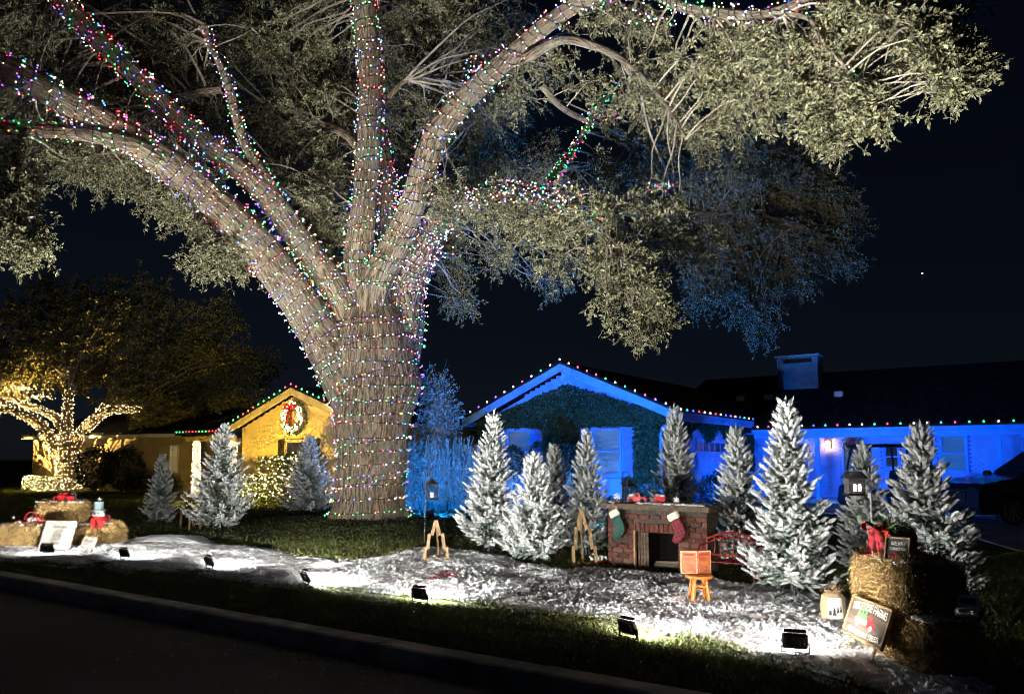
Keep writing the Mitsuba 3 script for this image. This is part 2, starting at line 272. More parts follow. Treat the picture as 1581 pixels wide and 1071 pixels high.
# kerb stones, 1.5 m each, with joints
kr = struct('kerb', (np.vstack([st(-40, KN - 0.02, -0.3), st(40, KN - 0.02, -0.3), st(40, KN + 0.19, -0.3), st(-40, KN + 0.19, -0.3), st(-40, KN - 0.02, -0.03), st(40, KN - 0.02, -0.03), st(40, KN + 0.19, -0.03), st(-40, KN + 0.19, -0.03)]), BOXF), 'm_concrete', label='concrete kerb between street and grass')
for i in range(-8, 12):
    L = 1.6; u0, u1 = i * L + 0.008, (i + 1) * L - 0.008; dz = RNG.normal() * 0.004
    prof = np.array([[KN - 0.06, -0.30], [KN - 0.03, -0.04], [KN - 0.01, 0.0], [KN + 0.02, 0.012], [KN + 0.18, 0.018], [KN + 0.20, 0.0], [KN + 0.20, -0.30]])
    v = np.vstack([[st(u, a, b + dz) for a, b in prof] for u in (u0, u1)]); k = len(prof)
    f = [[j, (j + 1) % k, k + j] for j in range(k)] + [[(j + 1) % k, k + (j + 1) % k, k + j] for j in range(k)] + [[0, j + 1, j] for j in range(1, k - 1)] + [[k, k + j, k + j + 1] for j in range(1, k - 1)]
    part(kr, 'kerb_stone', (v, np.array(f)[:, ::-1]), 'm_concrete')
# snow blanket
front = [(-60, 856), (0, 862), (60, 868), (115, 874), (165, 868), (185, 879), (225, 885), (270, 886), (300, 882), (310, 892), (360, 900), (440, 905), (465, 909), (500, 906), (560, 915), (620, 920), (700, 928), (760, 937),
         (800, 945), (860, 952), (940, 957), (960, 970), (1010, 982), (1080, 988), (1150, 1012), (1195, 1022), (1240, 1034), (1300, 1054), (1400, 1085), (1500, 1115)]
back = [(1575, 1110), (1530, 1066), (1480, 1035), (1440, 1000), (1380, 960), (1300, 925), (1240, 915), (1180, 905), (1120, 900), (1090, 892), (1000, 884), (930, 878), (870, 880), (820, 873), (790, 865), (760, 855), (700, 848), (660, 846),
        (620, 850), (590, 862), (540, 866), (470, 862), (420, 850), (400, 846), (330, 842), (300, 829), (240, 827), (190, 836), (150, 838), (60, 838), (0, 840), (-60, 842)]
SNOW = Polygon([gp(x, y)[:2] for x, y in front + back]).buffer(0)
def inside(poly, x, y): shapely.prepare(poly); return shapely.contains_xy(poly, x, y)
def snow_h(x, y):
    e = shapely.distance(SNOW.boundary, shapely.points(x, y)); p = np.stack([x, y, x * 0], -1)
    return 0.012 + np.clip(e / 0.35, 0, 1) * (0.015 + 0.05 * np.clip(meshkit.fbm(p * 1.7, 3, 2) - 0.3, 0, 1) + 0.045 * np.abs(meshkit.fbm(p * 9, 3, 4) - 0.45)) + 0.014 * meshkit.fbm(p * 28, 2, 6)
def ground_z(x, y):
    x, y = np.atleast_1d(x), np.atleast_1d(y); w = np.stack([x, y, x * 0], -1); q = un(w)
    z = lawn_z(q[:, 0], q[:, 1]); s = inside(SNOW, x, y); z = np.where(s, np.maximum(z, snow_h(x, y)), z); return z
def on(px, py):
    "the point of the ground seen at a pixel of the photograph"
    p = gp(px, py)
    for _ in range(3): p = gp(px, py, float(ground_z(p[0], p[1])[0]))
    return p
x0, y0, x1, y1 = SNOW.bounds; h = 0.036
gx, gy = np.meshgrid(np.arange(x0, x1, h), np.arange(y0, y1, h), indexing='ij'); ins = inside(SNOW, gx.ravel(), gy.ravel()).reshape(gx.shape)
idx = -np.ones(gx.shape, int); idx[ins] = np.arange(ins.sum()); X, Y = gx[ins], gy[ins]
a, b, c, d = idx[:-1, :-1], idx[1:, :-1], idx[1:, 1:], idx[:-1, 1:]; ok = (a >= 0) & (b >= 0) & (c >= 0) & (d >= 0)
q = np.stack([a[ok], b[ok], c[ok], d[ok]], -1)
struct('snow_ground', ((np.stack([X, Y, np.maximum(snow_h(X, Y), 0.01)], -1)), np.vstack([q[:, [0, 1, 2]], q[:, [0, 2, 3]]])), 'm_snowsheet', smooth=True, label='uneven artificial snow blanket spread over the grass')
def sample_in(poly, n, r, weight=None):
    x0, y0, x1, y1 = poly.bounds; out = []
    while sum(map(len, out)) < n:
        p = r.uniform([x0, y0], [x1, y1], (n * 3, 2)); p = p[inside(poly, p[:, 0], p[:, 1])]
        if weight is not None: p = p[r.random(len(p)) < weight(p)]
        out.append(p)
    return np.vstack(out)[:n]
r = np.random.default_rng(11)
dens = lambda p: np.clip((9.0 / np.maximum(p[:, 1], 5)) ** 1.2, 0, 1) * np.clip(5.0 * (meshkit.fbm(np.stack([p[:, 0] * 1.9, p[:, 1] * 1.9, p[:, 0] * 0], -1), 4, 9) - 0.42), 0.04, 1)
p = sample_in(SNOW.buffer(0.12), 105000, r, dens)
z = ground_z(p[:, 0], p[:, 1]); s = np.abs(r.normal(0.003, 0.0045, len(p))) + 0.0035 + 0.010 * (r.random(len(p)) < .02)
v, f = scatter(TET, np.column_stack([p, z + s * 0.4]), rots(len(p), r), np.stack([s * 1.4, s, s * 0.9], -1)); v = v + r.normal(size=v.shape) * 0.003
struct('snow_clumps', (v, f), 'm_snow', label='loose white flakes and clumps of artificial snow', kind='stuff')
# flakes blown onto the street along the gutter
n_ = 900; u = r.uniform(-7, 5, n_); nn = KN - 0.12 - np.abs(r.exponential(0.35, n_)); keep = r.random(n_) < 0.4 + 0.6 * (np.sin(u * 2.1) > 0.2)
u, nn = u[keep], nn[keep]; n_ = len(u); w = u[:, None] * SU + nn[:, None] * SN; w[:, 2] = -0.148 + wob(u, nn, 0.03); s = r.uniform(0.003, 0.010, n_)
struct('snow_flakes', scatter(OCT, w, rots(n_, r), np.stack([s * 1.6, s, s * 0.5], -1)), 'm_snow', label='scattered white flakes on the street along the gutter', kind='stuff')
# grass blades
def blades(p, hgt, r, green=1.0, z=None):
    n = len(p); z = ground_z(p[:, 0], p[:, 1]) if z is None else z
    b = np.column_stack([p, z - 0.004]); h = hgt * r.uniform(0.5, 1.25, n); a = r.uniform(0, 2 * np.pi, n); s = np.stack([np.cos(a), np.sin(a), a * 0], -1); w = (0.0022 + hgt * 0.05) * r.uniform(0.7, 1.3, n)
    lean = nrm(r.normal(size=(n, 3)) * [1, 1, 0]) * (h * r.uniform(0.2, 0.9, n))[:, None]
    m = b + lean * 0.35 + np.stack([0 * h, 0 * h, h * 0.6], -1); t = b + lean + np.stack([0 * h, 0 * h, h], -1)
    V = np.stack([b - s * w[:, None], b + s * w[:, None], m + s * w[:, None] * 0.8, m - s * w[:, None] * 0.8, t], 1)
    k = np.arange(n)[:, None] * 5; f = np.vstack([k + [0, 1, 2], k + [0, 2, 3], k + [3, 2, 4]])
    c = np.array([0.14, 0.185, 0.045]) * r.uniform(0.5, 1.3, (n, 1)) * green; dry = r.random(n) < 0.3; c[dry] = np.array([0.27, 0.23, 0.11]) * r.uniform(0.6, 1.2, (dry.sum(), 1))
    return V.reshape(-1, 3), f, np.repeat(np.clip(c, 0, 1), 5, 0)
strip = Polygon([st(-11, KN + 0.2)[:2], st(8, KN + 0.2)[:2]] + [gp(x, y)[:2] for x, y in [(1500, 1090), (1420, 1080), (1250, 1030), (1080, 985), (950, 957), (760, 937), (620, 919), (440, 903), (300, 880), (110, 872), (-60, 855)]]).buffer(0)
p1_ = sample_in(strip.buffer(0.06), 62000, r, lambda p: np.clip((7.5 / np.maximum(p[:, 1], 4)) ** 1.4, 0, 1)); s = inside(SNOW.buffer(-0.07), p1_[:, 0], p1_[:, 1]); p1_ = p1_[~s]
kn = un(np.column_stack([p1_, 0 * p1_[:, 0]]))[:, 1]; p1_ = p1_[kn > KN + 0.19 + 0.02 * r.random(len(kn))]
yard = Polygon([gp(x, y)[:2] for x, y in [(1430, 1000), (1490, 1040), (1620, 1100), (1680, 900), (1600, 850), (1420, 880)]])
bed = Polygon([gp(x, y)[:2] for x, y in [(420, 852), (470, 864), (540, 868), (590, 864), (640, 850), (660, 838), (640, 815), (560, 822), (460, 818), (420, 824)]])
backl = Polygon([gp(x, y)[:2] for x, y in [(-60, 840), (150, 836), (240, 826), (300, 826), (430, 845), (520, 815), (520, 790), (330, 775), (-60, 765)]])
under = Polygon([gp(x, y)[:2] for x, y in [(700, 846), (790, 864), (870, 878), (1000, 880), (1180, 902), (1300, 922), (1420, 900), (1300, 850), (700, 815)]])
parts_ = [blades(p1_, 0.045, r), blades(sample_in(yard, 26000, r), 0.07, r, 1.1), blades(sample_in(bed, 9000, r), 0.07, r, 1.1), blades(sample_in(backl, 22000, r), 0.08, r, 1.0), blades(sample_in(under, 12000, r), 0.06, r, 0.8)]
v, f = cat([(a, b) for a, b, _ in parts_])
struct('grass', (v, f), 'm_leaf', color=np.vstack([c for *_, c in parts_]), label='short green grass blades of lawn and verge', kind='stuff')
# planting bed round the oak: soil and dark ground cover
bedp = Polygon([(OAK[0] + math.cos(t) * (4.6 + 0.5 * math.sin(3 * t)), OAK[1] - 0.6 + math.sin(t) * (4.2 + 0.4 * math.cos(2 * t))) for t in np.linspace(0, 6.28, 40)[:-1]]).difference(SNOW.buffer(0.1))
tx, ty = np.meshgrid(np.arange(-9.5, 2, 0.12), np.arange(13.5, 25, 0.12), indexing='ij'); ins = inside(bedp, tx.ravel(), ty.ravel()).reshape(tx.shape)
idx = -np.ones(tx.shape, int); idx[ins] = np.arange(ins.sum()); a, b, c, d = idx[:-1, :-1], idx[1:, :-1], idx[1:, 1:], idx[:-1, 1:]; ok = (a >= 0) & (b >= 0) & (c >= 0) & (d >= 0); q = np.stack([a[ok], b[ok], c[ok], d[ok]], -1)
X, Y = tx[ins], ty[ins]
struct('planting_bed', (np.stack([X, Y, ground_z(X, Y) + 0.012 + 0.03 * meshkit.fbm(np.stack([X * 3, Y * 3, X * 0], -1), 3, 1)], -1), np.vstack([q[:, [0, 1, 2]], q[:, [0, 2, 3]]])), 'm_soil', smooth=True, label='dark mulched planting bed around the big oak')
p = sample_in(bedp, 7000, r); n_ = len(p); d = nrm(r.normal(size=(n_, 3)) * [1, 1, 0.4] + [0, 0, 0.5])
v, f = leafmesh(np.column_stack([p, ground_z(p[:, 0], p[:, 1]) + 0.03]), d, perp(d, r), r.uniform(0.05, 0.12, n_), r.uniform(0.02, 0.04, n_))
struct('ground_cover', (v, f), 'm_leaf', color=np.repeat(np.array([0.03, 0.042, 0.016]) * r.uniform(0.5, 1.5, (n_, 1)), 4, 0), label='low dark ground cover leaves in the oak bed', kind='stuff')
# ---------------------------------------------------------------- houses
HA = math.radians(35); HU, HN = np.array([math.cos(HA), -math.sin(HA), 0]), np.array([math.sin(HA), math.cos(HA), 0])
class Frame:
    def __init__(s, o): s.o = np.array([o[0], o[1], 0.0]); s.R = np.stack([HU, HN, [0, 0, 1.0]], 1)
    def w(s, u, n, z): return s.o + u * HU + n * HN + np.array([0, 0, z])
    def m(s, mesh): return pose(mesh, s.o, s.R)
    def b(s, *a): return s.m(box(*a))
    def rb(s, *a, r=0.01): return s.m(rbox(*a, r=r))
    def uz(s, px, py, n):
        d = ray(px, py); t = (n - (CAM - s.o) @ HN) / (d @ HN); p = CAM + d * t; return (p - s.o) @ HU, p[2]
def wall_poly(fr, pts, n0, n1):
    "a wall outlined in (u, z), from n0 to n1"
    v, f = extr(pts, n1 - n0); v = v @ XZ.T; v[:, 1] += n1; return fr.m((v, f))
def roof_slab(fr, u0, z0, u1, z1, n0, n1, th):
    v = np.array([[u0, n0, z0], [u1, n0, z1], [u1, n1, z1], [u0, n1, z0]]); t = np.array([0, 0, th]); return fr.m((np.vstack([v, v + t]), BOXF if u1 > u0 else BOXF[:, ::-1]))
def window(fr, root, u0, u1, z0, z1, n, blind='m_blind', frame='m_whitetrim', slats=True, mull=0):
    w = part(root, 'window', fr.m(cat([rbox(u0 - .07, u0, n - .07, n + .02, z0 - .06, z1 + .07), rbox(u1, u1 + .07, n - .07, n + .02, z0 - .06, z1 + .07), rbox(u0, u1, n - .07, n + .02, z1, z1 + .07), rbox(u0 - .1, u1 + .1, n - .12, n + .02, z0 - .09, z0)])), frame, label='window in a white frame')
    zm = (z0 + z1) / 2; bars = [box(u0, u1, n - .035, n - .005, zm - .03, zm + .03), box(u0, u0 + .04, n - .03, n - .008, z0, z1), box(u1 - .04, u1, n - .03, n - .008, z0, z1), box(u0, u1, n - .03, n - .008, z0, z0 + .05), box(u0, u1, n - .03, n - .008, z1 - .05, z1)]
    for k in range(mull):
        x = u0 + (u1 - u0) * (k + 1) / (mull + 1); bars.append(box(x - .012, x + .012, n - .028, n - .010, z0, z1))
        for q in (0.25, 0.75): bars.append(box(u0, u1, n - .027, n - .011, z0 + (z1 - z0) * q - .012, z0 + (z1 - z0) * q + .012))
    part(w, 'sash', fr.m(cat(bars)), frame)
    part(w, 'pane', fr.b(u0, u1, n - .012, n - .009, z0, z1), 'm_darkglass' if not slats else 'm_glass')
    if slats:
        zs = np.arange(z0 + .03, z1, .05); part(w, 'blind', fr.m(cat([pose(box(-(u1 - u0) / 2 + .01, (u1 - u0) / 2 - .01, -.02, .02, -.002, .002), ((u0 + u1) / 2, n + .045, z), rotx(0.9)) for z in zs] + [box(u0, u1, n + .068, n + .07, z0, z1)])), blind, kind='stuff')
    return w
def bricks(fr, u0, u1, z0, z1, n, holes=(), bl=.215, bh=.072, g=.01, depth=.012, axis='n'):
    out, r = [], np.random.default_rng(5)
    for k, z in enumerate(np.arange(z0, z1 - bh * .6, bh)):
        for u in np.arange(u0 - (bl / 2 if k % 2 else 0), u1, bl):
            a, b = max(u, u0) + g / 2, min(u + bl, u1) - g / 2
            if b - a < .03 or any(h[0] < (a + b) / 2 < h[1] and h[2] < z + bh / 2 < h[3] for h in holes): continue
            d = depth * r.uniform(.6, 1.2); out.append(box(a, b, n - d, n + .001, z + g / 2, z + bh - g / 2))
    return fr.m(cat(out))
BULBS = {'red': (1.0, 0.015, 0.03), 'green': (0.02, 0.85, 0.18), 'blue': (0.03, 0.09, 1.0), 'white': (1.0, 0.80, 0.70), 'teal': (0.03, 0.62, 0.66), 'violet': (0.42, 0.05, 1.0), 'amber': (1.0, 0.50, 0.14)}
BULB = lathe([(0.001, 0.0), (.4, .05), (.62, .35), (.55, .8), (.28, 1.2), (0.001, 1.42)], 8)
def roof_lights(label, cat_, pts, cols, size=.055, power=3.5, group='strings of bulbs along the rooflines', up=1.0):
    t = thing('roof_light_string', label, cat_, group)
    part(t, 'wire', tube(np.array(pts) + [0, 0, .01], .008, 5), 'm_wire')
    part(t, 'socket', scatter(lathe([(.001, 0), (.3, 0), (.3, .35), (.001, .35)], 6), np.array(pts) + [0, 0, .0], None, size), 'm_bulbcap', kind='stuff')
    for p, c in zip(pts, cols): part(t, 'bulb', pose(BULB, np.array(p) + [0, 0, size * .32], None, size * up), 'm_white', smooth=True, emitter=glow(BULBS[c], power, .01))
    return t
# ---- the ranch house under blue floodlight
B = Frame((-1.8, 28.6)); EZ, AZ, AU = 3.02, 4.82, 4.2
hs = thing('ranch_house', 'blue floodlit ranch house with ivy covered gable and long dark roof', 'house')
gw = [(.45, 0), (7.95, 0), (7.95, 3.0), (AU, 4.62), (.45, 3.0)]
wins = []
for px0, px1, py0, py1 in ((786, 820, 664, 726), (917, 958, 662, 731)):
    a, zt = B.uz(px0, py0, .5); b_, zb = B.uz(px1, py1, .5); wins.append((a, b_, zb, zt))
poly = Polygon(gw)
for a, b_, zb, zt in wins: poly = poly.difference(shapely.box(a, zb, b_, zt))
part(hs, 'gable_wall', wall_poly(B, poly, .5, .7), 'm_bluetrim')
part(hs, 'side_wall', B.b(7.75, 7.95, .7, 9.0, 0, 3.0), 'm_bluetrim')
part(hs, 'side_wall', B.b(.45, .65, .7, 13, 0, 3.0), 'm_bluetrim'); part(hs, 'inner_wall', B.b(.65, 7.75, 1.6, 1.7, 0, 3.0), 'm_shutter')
out = []
for k, z in enumerate(np.arange(3.85, 4.62, .095)):
    hw = (4.62 - z) / (4.62 - 3.0) * 3.75
    out.append(pose(box(-hw, hw, -.012, .012, 0, .10), (AU, .485, z), rotx(-.09)))
part(hs, 'gable_siding', B.m(cat(out)), 'm_bluetrim', kind='stuff')
rf = part(hs, 'roof', cat([roof_slab(B, -.05, EZ - .02, AU, AZ, 0, 14, .13), roof_slab(B, 8.45, EZ - .02, AU, AZ, 0, 14, .13)]), 'm_shingle', label='dark gable roof of the wing')
part(hs, 'soffit', cat([roof_slab(B, 0, EZ - .035, AU, AZ - .015, .02, .52, .012), roof_slab(B, 8.4, EZ - .035, AU, AZ - .015, .02, .52, .012), B.b(7.95, 8.42, .5, 7.4, EZ - .06, EZ - .04), B.b(0, .45, .5, 13, EZ - .06, EZ - .04)]), 'm_bluetrim')
for s in (-1, 1):
    e = AU - s * 4.25; part(hs, 'bargeboard', B.m((np.array([[e, 0, EZ - .24], [AU, 0, AZ - .22], [AU, 0, AZ + .05], [e, 0, EZ + .04], [e, -.03, EZ - .24], [AU, -.03, AZ - .22], [AU, -.03, AZ + .05], [e, -.03, EZ + .04]]), BOXF if s < 0 else BOXF[:, ::-1])), 'm_bluetrim')
part(hs, 'fascia', B.b(8.43, 8.47, 0, 7.3, EZ - .2, EZ + .06), 'm_bluetrim'); part(hs, 'fascia', B.b(-.07, -.05, 0, 13, EZ - .2, EZ + .06), 'm_bluetrim')
for k, (a, b_, zb, zt) in enumerate(wins):
    window(B, hs, a, b_, zb, zt, .5, frame='m_bluetrim')
    for c0, c1 in ((a - .52, a - .12), (b_ + .12, b_ + .52)):
        sh = part(hs, 'shutter', B.rb(c0, c1, .44, .5, zb - .03, zt + .04), 'm_bluelit_shutter')
        sl = [pose(box(c0 + .05, c1 - .05, -.02, .02, -.004, .004), (0, .435, z), rotx(.7)) for z in np.arange(zb + .05, zt, .06)]
        part(sh, 'slat', B.m(cat(sl)), 'm_bluelit_shutter', kind='stuff')
    part(hs, 'apron', B.rb(a - .1, b_ + .1, .42, .5, .35, zb - .14), 'm_bluetrim')
part(hs, 'downspout', tube(np.array([B.w(8.38, .1, 2.9), B.w(8.2, .15, 2.75), B.w(7.75, .4, 2.6), B.w(7.68, .43, 2.45), B.w(7.68, .43, 1.2), B.w(7.68, .43, .05)]), .06, 8), 'm_bluetrim', smooth=30)
gd = part(hs, 'garage_door', B.b(7.95, 7.99, 2.6, 6.0, .02, 2.35), 'm_bluetrim', label='pale garage door with a row of small panes')
for k in range(6):
    n0 = 2.7 + k * .55; part(gd, 'pane', B.b(7.99, 8.0, n0, n0 + .42, 1.9, 2.2), 'm_darkglass')
    for z in (.15, .72, 1.3): part(gd, 'panel', B.rb(7.985, 8.012, n0, n0 + .45, z, z + .46), 'm_bluetrim')
# main wing and porch
PN, PW, UE = 7.2, 8.7, 24.0
doorx = B.uz(1303, 700, PW)[0], B.uz(1334, 700, PW)[0]; w2 = [*B.uz(1452, 672, PW), *B.uz(1493, 727, PW)]; w3 = [*B.uz(1366, 688, PW), *B.uz(1388, 722, PW)]
holes = [(doorx[0] - .08, doorx[1] + .08, 0, 2.35), (w2[0] - .1, w2[2] + .1, w2[3] - .1, w2[1] + .1), (w3[0] - .1, w3[2] + .1, w3[3] - .1, w3[1] + .1)]
poly = shapely.box(7.95, .0, UE, 2.6)
for h_ in holes[1:]: poly = poly.difference(shapely.box(h_[0] + .1, h_[2] + .1, h_[1] - .1, h_[3] - .1))
part(hs, 'porch_wall', wall_poly(B, poly, PW, PW + .2), 'm_whitemortar'); part(hs, 'porch_bricks', bricks(B, 8.0, UE, .2, 2.58, PW, holes), 'm_bluelit_brick', kind='stuff', label='painted brick courses of the porch wall')
part(hs, 'inner_wall', B.b(7.95, UE, PW + .8, PW + .9, 0, 2.6), 'm_shutter')
part(hs, 'porch_slab', B.rb(8.0, UE, PN - .1, PW, -.1, .16, r=.02), 'm_concrete')
part(hs, 'porch_beam', B.rb(8.47, UE, PN - .02, PN + .14, 2.42, 2.64), 'm_bluetrim'); part(hs, 'porch_ceiling', B.b(8.0, UE, PN + .14, PW, 2.60, 2.63), 'm_bluetrim')
part(hs, 'roof', cat([B.m((np.array([[4.2, PN - .25, 2.66], [UE, PN - .25, 2.66], [UE, 13.5, 5.35], [4.2, 13.5, 5.35], [4.2, PN - .25, 2.78], [UE, PN - .25, 2.78], [UE, 13.5, 5.47], [4.2, 13.5, 5.47]]), BOXF)),
                     B.m((np.array([[4.2, 13.5, 5.35], [UE, 13.5, 5.35], [UE, 20, 2.6], [4.2, 20, 2.6], [4.2, 13.5, 5.47], [UE, 13.5, 5.47], [UE, 20, 2.7], [4.2, 20, 2.7]]), BOXF))]), 'm_shingle', label='long dark roof over the porch')
part(hs, 'gutter', B.rb(8.47, UE, PN - .33, PN - .22, 2.62, 2.74), 'm_bluetrim')
for px in (1262, 1543):
    u = B.uz(px, 700, PN + .05)[0]; part(hs, 'column', B.rb(u - .07, u + .07, PN, PN + .14, .16, 2.42), 'm_bluetrim')
d_ = part(hs, 'door', B.rb(doorx[0], doorx[1], PW - .02, PW + .04, .18, 2.25), 'm_doorwood', label='wooden front door behind the golf cart')
for z in (.35, 1.0, 1.65):
    for q in (.12, .54): part(d_, 'panel', B.rb(doorx[0] + q * (doorx[1] - doorx[0]), doorx[0] + (q + .34) * (doorx[1] - doorx[0]), PW - .035, PW - .018, z, z + .5), 'm_doorwood')
part(d_, 'frame', B.m(cat([box(doorx[0] - .1, doorx[0], PW - .05, PW + .05, .16, 2.35), box(doorx[1], doorx[1] + .1, PW - .05, PW + .05, .16, 2.35), box(doorx[0], doorx[1], PW - .05, PW + .05, 2.25, 2.35)])), 'm_bluetrim')
part(d_, 'handle', B.m(cat([pose(BALL, (doorx[0] + .1, PW - .07, 1.1), None, .035), box(doorx[0] + .07, doorx[0] + .13, PW - .04, PW - .02, .98, 1.22)])), 'm_blackmetal')
window(B, hs, w2[0], w2[2], w2[3], w2[1], PW, frame='m_bluetrim'); window(B, hs, w3[0], w3[2], w3[3], w3[1], PW, slats=False, frame='m_bluetrim')
part(hs, 'shutter', B.rb(w3[2] + .12, w3[2] + .5, PW - .06, PW - .012, w3[3], w3[1]), 'm_bluelit_shutter')
cu0, cz1 = B.uz(1199, 551, 11.4); cu1 = B.uz(1262, 551, 11.4)[0]; cz0 = B.uz(1230, 589, 11.4)[1]; cz1 -= .32
ch = part(hs, 'chimney', B.b(cu0, cu1, 11.4, 12.3, cz0 - .6, cz1), 'm_chimney', label='broad pale chimney standing on the dark roof')
part(ch, 'cap', B.m(cat([box(cu0 - .08, cu1 + .08, 11.32, 12.38, cz1 + .27, cz1 + .34)])), 'm_concrete'); part(ch, 'pier', B.m(cat([box(cu0, cu0 + .25, 11.4, 12.3, cz1, cz1 + .27), box(cu1 - .25, cu1, 11.4, 12.3, cz1, cz1 + .27)])), 'm_chimney')
for px, py in ((1146, 605), (1297, 608), (1190, 636)): u, z = B.uz(px, py, 10.5); part(hs, 'roof_vent', B.rb(u - .18, u + .18, 10.2, 10.6, 3.9, 4.35, r=.03), 'm_greymetal')
# right hand wing of the house
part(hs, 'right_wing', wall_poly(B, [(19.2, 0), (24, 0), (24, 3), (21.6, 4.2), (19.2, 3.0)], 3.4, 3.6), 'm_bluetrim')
# ivy on the gable and the side wall
iv = thing('climbing_ivy', 'dense dark climbing ivy covering the blue lit gable wall', 'ivy'); r = np.random.default_rng(21)
def ivy_leaves(n, u, nn, z, out_dir, r):
    p = B.o + u[:, None] * HU + nn[:, None] * HN + z[:, None] * np.array([0, 0, 1.0]); bump_ = .02 + .14 * meshkit.fbm(p * 2.2, 3, 8) * r.random(len(p)); p = p + out_dir * bump_[:, None]
    d = nrm(rnd(len(p), r) * .8 + out_dir * .4 + [0, 0, -.6]); s = nrm(np.cross(d, out_dir + rnd(len(p), r) * .5)); return leafmesh(p, d, s, r.uniform(.06, .12, len(p)), r.uniform(.05, .09, len(p)), .15)
u, z = r.uniform(.3, 8.1, 60000), r.uniform(0, 4.6, 60000); edge = .16 * meshkit.fbm(np.stack([u * 1.4, z * 1.4, u * 0], -1), 3, 4)
k = (z < 3.08 + (1 - np.abs(u - AU) / 3.75) * 1.12 + edge - .06) & (z > .25) & (r.random(60000) < np.where(z < .9, .45, 1.0))
for a, b_, zb, zt in wins:
    k &= ~((u > a - .55 + edge * .4) & (u < b_ + .55 - edge * .4) & (z > zb - .08) & (z < zt + .06)) & ~((u > a - .12) & (u < b_ + .12) & (z < zb) & (z > .4))
m1 = ivy_leaves(0, u[k], np.full(k.sum(), .5), z[k], -HN, r)
nn, z2 = r.uniform(.5, 8.5, 16000), r.uniform(1.2, 3.0, 16000); k2 = (z2 > 2.45 + .25 * np.sin(nn * 3)) | (nn < 1.3) | (nn > 7.6)
m2 = ivy_leaves(0, np.full(k2.sum(), 7.96), nn[k2], z2[k2], HU, r)
u3, z3 = r.uniform(19.0, 23.5, 9000), r.uniform(.3, 2.9, 9000); m3 = ivy_leaves(0, u3, np.full(9000, 3.4), z3, -HN, r)
v, f = cat([m1, m2, m3]); part(iv, 'foliage', (v, f), 'm_leaf', color=np.repeat(np.array([.04, .075, .035]) * r.uniform(.4, 1.5, (len(v) // 4, 1)), 4, 0), kind='stuff')
st_ = [np.stack([B.w(u0, .47, 0.0), B.w(u0 + .3, .46, 1.2), B.w(u0 - .2, .46, 2.2), B.w(u0 + .2, .46, 3.2)]) for u0 in (1.2, 3.6, 4.6, 7.2)]
part(iv, 'stem', tubes(np.array(st_), .02, 5), 'm_twig', kind='stuff')
# roofline bulbs
def rline(p0, p1, n): return [p0 + (p1 - p0) * t for t in np.linspace(0, 1, n)]
pk = B.w(AU, -.02, AZ + .14)
g1 = rline(B.w(-.05, -.02, EZ + .13), pk, 12); g2 = rline(pk, B.w(8.4, -.02, EZ + .13), 13)[1:]
roof_lights('string of large coloured bulbs over the blue gable', 'string lights', g1 + g2, ['green', 'white', 'violet', 'white', 'violet', 'white', 'white', 'red', 'white', 'green', 'white', 'white'] + ['amber', 'red', 'red', 'red', 'green', 'white', 'green', 'white', 'red', 'violet', 'white', 'teal'])
roof_lights('string of coloured bulbs along the side eave right of the blue gable', 'string lights', rline(B.w(8.45, .2, EZ + .1), B.w(8.45, 7.2, EZ + .1), 15), ['white', 'teal', 'blue', 'red', 'white', 'white', 'red', 'white', 'blue', 'violet', 'white', 'blue', 'teal', 'white', 'blue'])
roof_lights('long string of coloured bulbs along the porch eave', 'string lights', rline(B.w(8.7, PN - .27, 2.80), B.w(19.3, PN - .27, 2.80), 27), ['white', 'red', 'blue', 'blue', 'white', 'blue', 'teal', 'red', 'white', 'white', 'teal', 'red', 'green', 'white', 'white', 'teal', 'red', 'green', 'green', 'white', 'green', 'white', 'blue', 'red', 'red', 'white', 'teal'])
roof_lights('short string of coloured bulbs on the gable at the right picture edge', 'string lights', rline(B.w(19.0, 3.3, 3.05), B.w(21.4, 3.3, 4.3), 7) + rline(B.w(19.05, 3.3, 2.8), B.w(19.05, 3.3, 2.2), 3), ['white', 'white', 'red', 'blue', 'green', 'white', 'red', 'teal', 'blue', 'green'])
